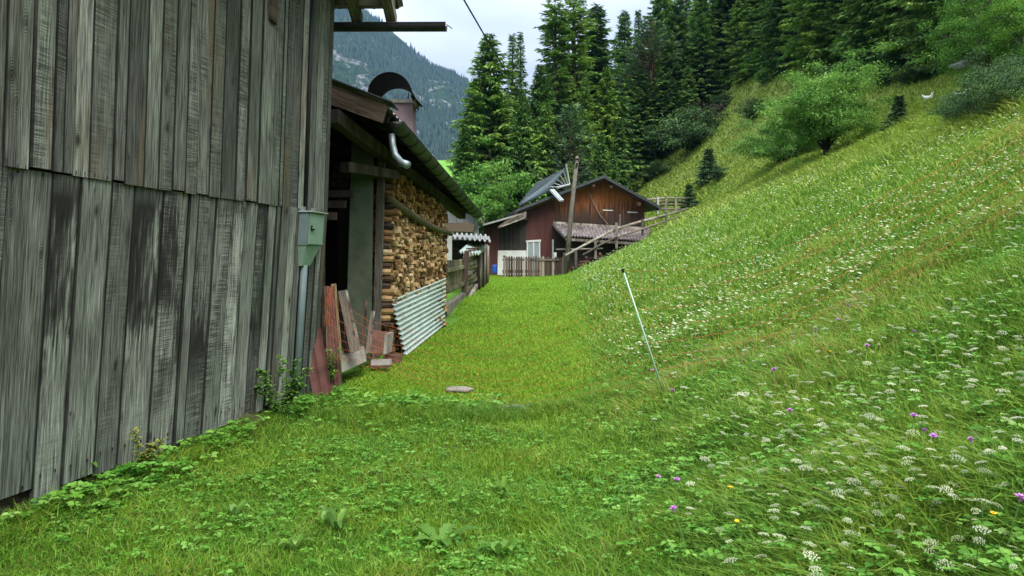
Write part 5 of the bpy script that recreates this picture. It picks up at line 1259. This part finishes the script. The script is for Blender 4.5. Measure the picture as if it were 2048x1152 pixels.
sprig(565, 850, [(507, 720), (520, 745), (560, 712), (592, 720), (612, 738), (598, 770), (510, 770), (585, 750)], M['plant'], 'tall green weed in front of the conduit foot', ls=.075)
sprig(640, 800, [(632, 715), (655, 700), (668, 742), (625, 742), (672, 700)], M['plant'], 'leafy weed growing over the red ribbed panels', ls=.065)
sprig(720, 745, [(716, 690), (735, 705)], M['plant'], 'little weed on the threshold stone', ls=.04)

# ---- flowers: prototypes, 300 white umbels as things, the rest one mesh
def umbel_parts(R, seed, H):
    q = np.random.RandomState(seed); cs = []
    for i in range(26):
        a_ = i*2.4; rr = R*math.sqrt((i+.5)/26); cs.append((rr*math.cos(a_), rr*math.sin(a_), H-.25*rr*rr/R-.002))
    vs, fs = [], []
    for c in cs:
        k = len(vs); m_ = 6; pr = R*.125*q.uniform(.8, 1.2)
        vs.append((c[0], c[1], c[2]+.004)); vs += [(c[0]+pr*math.cos(j*6.283/m_)*q.uniform(.7, 1.2), c[1]+pr*math.sin(j*6.283/m_)*q.uniform(.7, 1.2), c[2]-.002+q.randn()*.002) for j in range(m_)]
        fs += [(k, k+1+j, k+1+(j+1) % m_) for j in range(m_)]
    return cs, vs, fs
UM = []
for i in range(5):
    H = .3; R = .027+.005*(i % 3); cs, vs, fs = umbel_parts(R, i, H)
    root = bpy.data.objects.new('white_umbel_flower', None); COL.objects.link(root); root.location = (0, -500, 0)
    mb = MB(); mb.tube([(.0, 0, -.02), (.012*(i-2), .01, H*.5), (0, 0, H-.045)], [.0028, .0022, .0018], 5)
    for c in cs[::2]: mb.tube([(0, 0, H-.046), c], [.0011, .0009], 3, cap=False)
    o = mb.build('stem', M['stem']); o.parent = root
    mb = MB(); mb.add(vs, fs, .4+.12*i); o = mb.build('flower_head', M['umbel']); o.parent = root
    UM.append((root, cs, vs, fs, R))
def fpos(n, r0, r1, dens):
    X, Y = [], []; pw = 1.0 if r0 > 3 else 1.3
    while len(X) < n:
        x, y, r = scatter(4000, r0, r1, pw, .68, -.05); k = (D(x, y) > .15) & (rs.rand(4000) < dens(x, y)); X += list(x[k]); Y += list(y[k])
    return np.array(X[:n]), np.array(Y[:n])
dens = lambda x, y: np.clip(.5+.45*(tufts(x, y, 1.3)+.4*tufts(x, y, 3.1)), .12, 1)*sm(11.5-x, 0, 2)*sm(D(x, y), .1, 1.1)
x, y = fpos(300, 2.4, 9.5, lambda x, y: dens(x, y)*.6+.35*sm(D(x, y), .1, .8))
usedu = set()
for i in range(300):
    k = rs.randint(5); root = UM[k][0]; o = root if k not in usedu else copy_tree(root); usedu.add(k)
    s = rs.uniform(.45, .95); o.location = (x[i], y[i], gz(x[i], y[i])-.01); o.scale = (s, s, s*rs.uniform(.7, 1.3)); o.rotation_euler = (rs.uniform(-.3, .3), rs.uniform(-.3, .3), rs.rand()*6.28)
    tag(o, 'white flat topped umbel flower on a thin green stem in the near meadow', 'flower', 'white umbel flowers in the near meadow')
def farumbels(n, r0, r1, seedr):
    x, y = fpos(n, r0, r1, dens); z = terr(x, y)+rs.uniform(.16, .34, n)
    m_ = 7; a_ = np.arange(m_)*6.283/m_; R = rs.uniform(.010, .024, n)+.0004*y; tx = rs.uniform(-.25, .25, n)-.15; ty = rs.uniform(-.35, .15, n)
    rr = R[:, None]*rs.uniform(.65, 1.1, (n, m_))
    vx = x[:, None]+rr*np.cos(a_); vy = y[:, None]+rr*np.sin(a_); vz = z[:, None]+rr*np.cos(a_)*tx[:, None]+rr*np.sin(a_)*-ty[:, None]-.01
    ring = np.stack([vx, vy, vz], -1); top = np.stack([x, y, z], -1)[:, None]
    v = np.concatenate([ring, top], 1).reshape(-1, 3); b = np.arange(n)*(m_+1)
    f = np.stack([np.stack([b+j, b+(j+1) % m_, b+m_], 1) for j in range(m_)], 1).reshape(-1, 3)
    return v, f, np.repeat(rs.rand(n), m_+1)
vb, fb, rb = farumbels(4000, 9, 42, 0)
xa, ya_ = fpos(900, 2.6, 13, dens); V_ = []; F_ = []; n0 = 0
for i in range(900):
    _, cs, vs, fs, R = UM[i % 5]; s = rs.uniform(.3, .85); t1, t2 = rs.uniform(-.35, .35, 2); c_, s_ = math.cos(i), math.sin(i)
    v = np.array(vs); v[:, 2] -= .3; v *= s; v = np.stack([v[:, 0]*c_-v[:, 1]*s_, v[:, 0]*s_+v[:, 1]*c_, v[:, 2]], 1); v[:, 2] += v[:, 0]*t1+v[:, 1]*t2
    v += np.array([xa[i], ya_[i], float(terr(xa[i], ya_[i]))+rs.uniform(.14, .32)]); V_.append(v); F_.append(np.array(fs)+n0); n0 += len(v)
va = np.concatenate(V_); fa = np.concatenate(F_); ra = np.repeat(rs.rand(900), [len(v) for v in V_])
tag(ap('meadow_umbels', np.concatenate([va, vb]), np.concatenate([fa, fb+len(va)]), M['umbel'], rnd=np.concatenate([ra, rb])), 'countless white umbel flowers over the rest of the meadow', 'flowers', None, 'stuff')
def daisy(name, m, n_pet, R, H, cone):
    root = bpy.data.objects.new(name, None); COL.objects.link(root); mb = MB(); mb.tube([(0, 0, -.02), (.01, 0, H*.6), (0, 0, H)], [.0025, .002, .0022], 5); o = mb.build('stem', M['stem']); o.parent = root
    mb = MB()
    for lay in range(2 if cone else 1):
        for i in range(n_pet):
            a_ = i*6.283/n_pet+lay*.3; d = Vector((math.cos(a_), math.sin(a_), (.25+.8*lay) if cone else .1)).normalized(); s_ = Vector((-math.sin(a_), math.cos(a_), 0)); c = Vector((0, 0, H))
            L = R*random.uniform(.8, 1.1)*(1-.3*lay); mb.add([c, c+d*L*.6+s_*R*.16, c+d*L, c+d*L*.6-s_*R*.16], [(0, 1, 2, 3)])
    mb.tube([(0, 0, H-.012), (0, 0, H+.004)], [R*.2, R*.3], 7); o = mb.build('flower_head', m); o.parent = root; return root
pp = daisy('purple_knapweed', M['purple'], 14, .024, .3, True); yp = daisy('yellow_hawkweed', M['yellow'], 13, .017, .24, False)
pl_ = [(1857, 963), (1968, 985), (1812, 908), (1381, 1118), (1998, 1138), (1546, 775), (1550, 788), (1297, 770), (1350, 827), (1300, 1006), (1588, 898), (1810, 706), (1833, 945), (1640, 700), (1727, 747), (1343, 1030), (1705, 640), (1672, 672)]
for i, (px, py_) in enumerate(pl_):
    p = hit(px, py_+34, 2.); o = pp if i == 0 else copy_tree(pp); o.location = p; s = rs.uniform(.8, 1.15); o.scale = (s, s, s); o.rotation_euler = (rs.uniform(-.2, .2), rs.uniform(-.2, .2), rs.rand()*6)
    tag(o, 'purple thistle like flower on a thin stem among the meadow grass', 'flower', 'purple flowers in the meadow')
yl_ = [(1980, 1112), (1460, 1047), (1474, 1098), (1659, 728), (1620, 672), (1281, 712), (960, 766), (1255, 770), (1560, 690), (1616, 512)]
for i, (px, py_) in enumerate(yl_):
    p = hit(px, py_+24, 2.); o = yp if i == 0 else copy_tree(yp); o.location = p; s = rs.uniform(.8, 1.2); o.scale = (s, s, s); o.rotation_euler = (rs.uniform(-.2, .2), rs.uniform(-.2, .2), rs.rand()*6)
    tag(o, 'small yellow flower on a thin stem in the grass', 'flower', 'yellow flowers in the meadow')

# ---- electric net fence
net = empty('net_fence', tuple(P(1327, 757, 6.8)), 'sagging orange electric net fence with pale green post crossing lane and meadow', 'net fence')
pbm = P(1327, 758, 6.75); ptm = P(1246, 540, 6.75)
posts = [(P(652, 712, 8.75), P(655, 572, 8.75)), (P(742, 735, 8.6), P(735, 640, 8.6)), (P(1000, 810, 7.9), P(1000, 668, 7.9)), (pbm, ptm)]
for px, Y in ((1560, 7.0), (1800, 7.2), (2090, 7.5), (2500, 7.9)):
    x = (px-1024)/F*Y; g_ = gz(x, Y); posts.append((Vector((x, Y, g_+.02)), Vector((x-.1, Y, g_+{1560: .98, 1800: 1.0, 2090: 1.02, 2500: 1.05}[px]))))
mb = MB(); hs_ = [.0, .09, .20, .33, .48, .64, .82, 1.0]; n_ = 16; allp = []
for h_ in hs_:
    line = []
    for (a0, a1), (b0, b1) in zip(posts[:-1], posts[1:]):
        A = a0.lerp(a1, h_); B = b0.lerp(b1, h_); span = (B-A).length
        m_ = max(4, int(span/.085))
        for j in range(m_):
            t = j/m_; p = A.lerp(B, t)-Vector((0, 0, .045*span*4*t*(1-t)*(.25+.75*h_)))
            p.z = max(p.z, gz(p.x, p.y)+.015+.03*h_); p.y += .012*math.sin(len(line)*1.7+h_*9); p.z += .006*math.sin(len(line)*2.3); line.append(p)
    allp.append(line); mb.tube(line, .0013, 4, .5, cap=False)
for j in range(len(allp[0])):
    mb.tube([allp[i][j]+Vector((.006*math.sin(j*3+i*2), .008*math.cos(j*2+i), 0)) for i in range(len(hs_))], .0009, 3, .5, cap=False)
mb.build('netting', M['orange'], net)
mb = MB()
for line in allp:
    for p in line: 
        s = .0042; mb.add([p+Vector((s, 0, 0)), p+Vector((0, s, 0)), p+Vector((-s, 0, 0)), p+Vector((0, -s, 0)), p+Vector((0, 0, s)), p+Vector((0, 0, -s))], [(0, 1, 4), (1, 2, 4), (2, 3, 4), (3, 0, 4), (1, 0, 5), (2, 1, 5), (3, 2, 5), (0, 3, 5)])
o = mb.build('knots', M['cable'], net); o['kind'] = 'stuff'
mb = MB(); mb.tube([pbm-Vector((0, 0, .12)), ptm], .0075, 8); mb.build('post', M['postgreen'], net, True)
mb = MB(); mb.tube([ptm-Vector((0, 0, .025)), ptm+Vector((0, 0, .012))], .014, 8); mb.build('post_cap', M['cable'], net)
mb = MB(); b_, t_ = posts[0]; mb.tube([b_, t_], .009, 6); mb.build('post', M['palewood'], net)
mb = MB(); q_ = posts[0][1]
rr_ = random.Random(3)
for k in range(5): 
    pts = [q_+Vector((rr_.uniform(-.04, .08), rr_.uniform(-.06, .02), rr_.uniform(-.5, .03))) for _ in range(6)]; mb.tube(pts, .002, 4, cap=False)
mb.build('bundled_netting', M['orange'], net)

# ================================================================== AIR
mb = MB(); mb.box(-2700, 2700, -300, 3100, -40, 800)
for_h = NT('haze'); for_h.t.nodes.remove(for_h.b)
pv = for_h.n('ShaderNodeVolumePrincipled'); pv.inputs['Color'].default_value = (.13, .32, .68, 1); pv.inputs['Density'].default_value = .00014; pv.inputs['Anisotropy'].default_value = .3
for_h.L(pv.outputs[0], for_h.out.inputs['Volume'])
hz = mb.build('haze', for_h.m); tag(hz, 'thin bluish air over the valley', None, None, 'stuff')
for r_, _h in protos.values():      # prototypes that were never placed are dropped
    if r_.location.y < -400:
        for c in list(r_.children): bpy.data.objects.remove(c)
        bpy.data.objects.remove(r_)
for r_ in [u[0] for u in UM]:
    pass
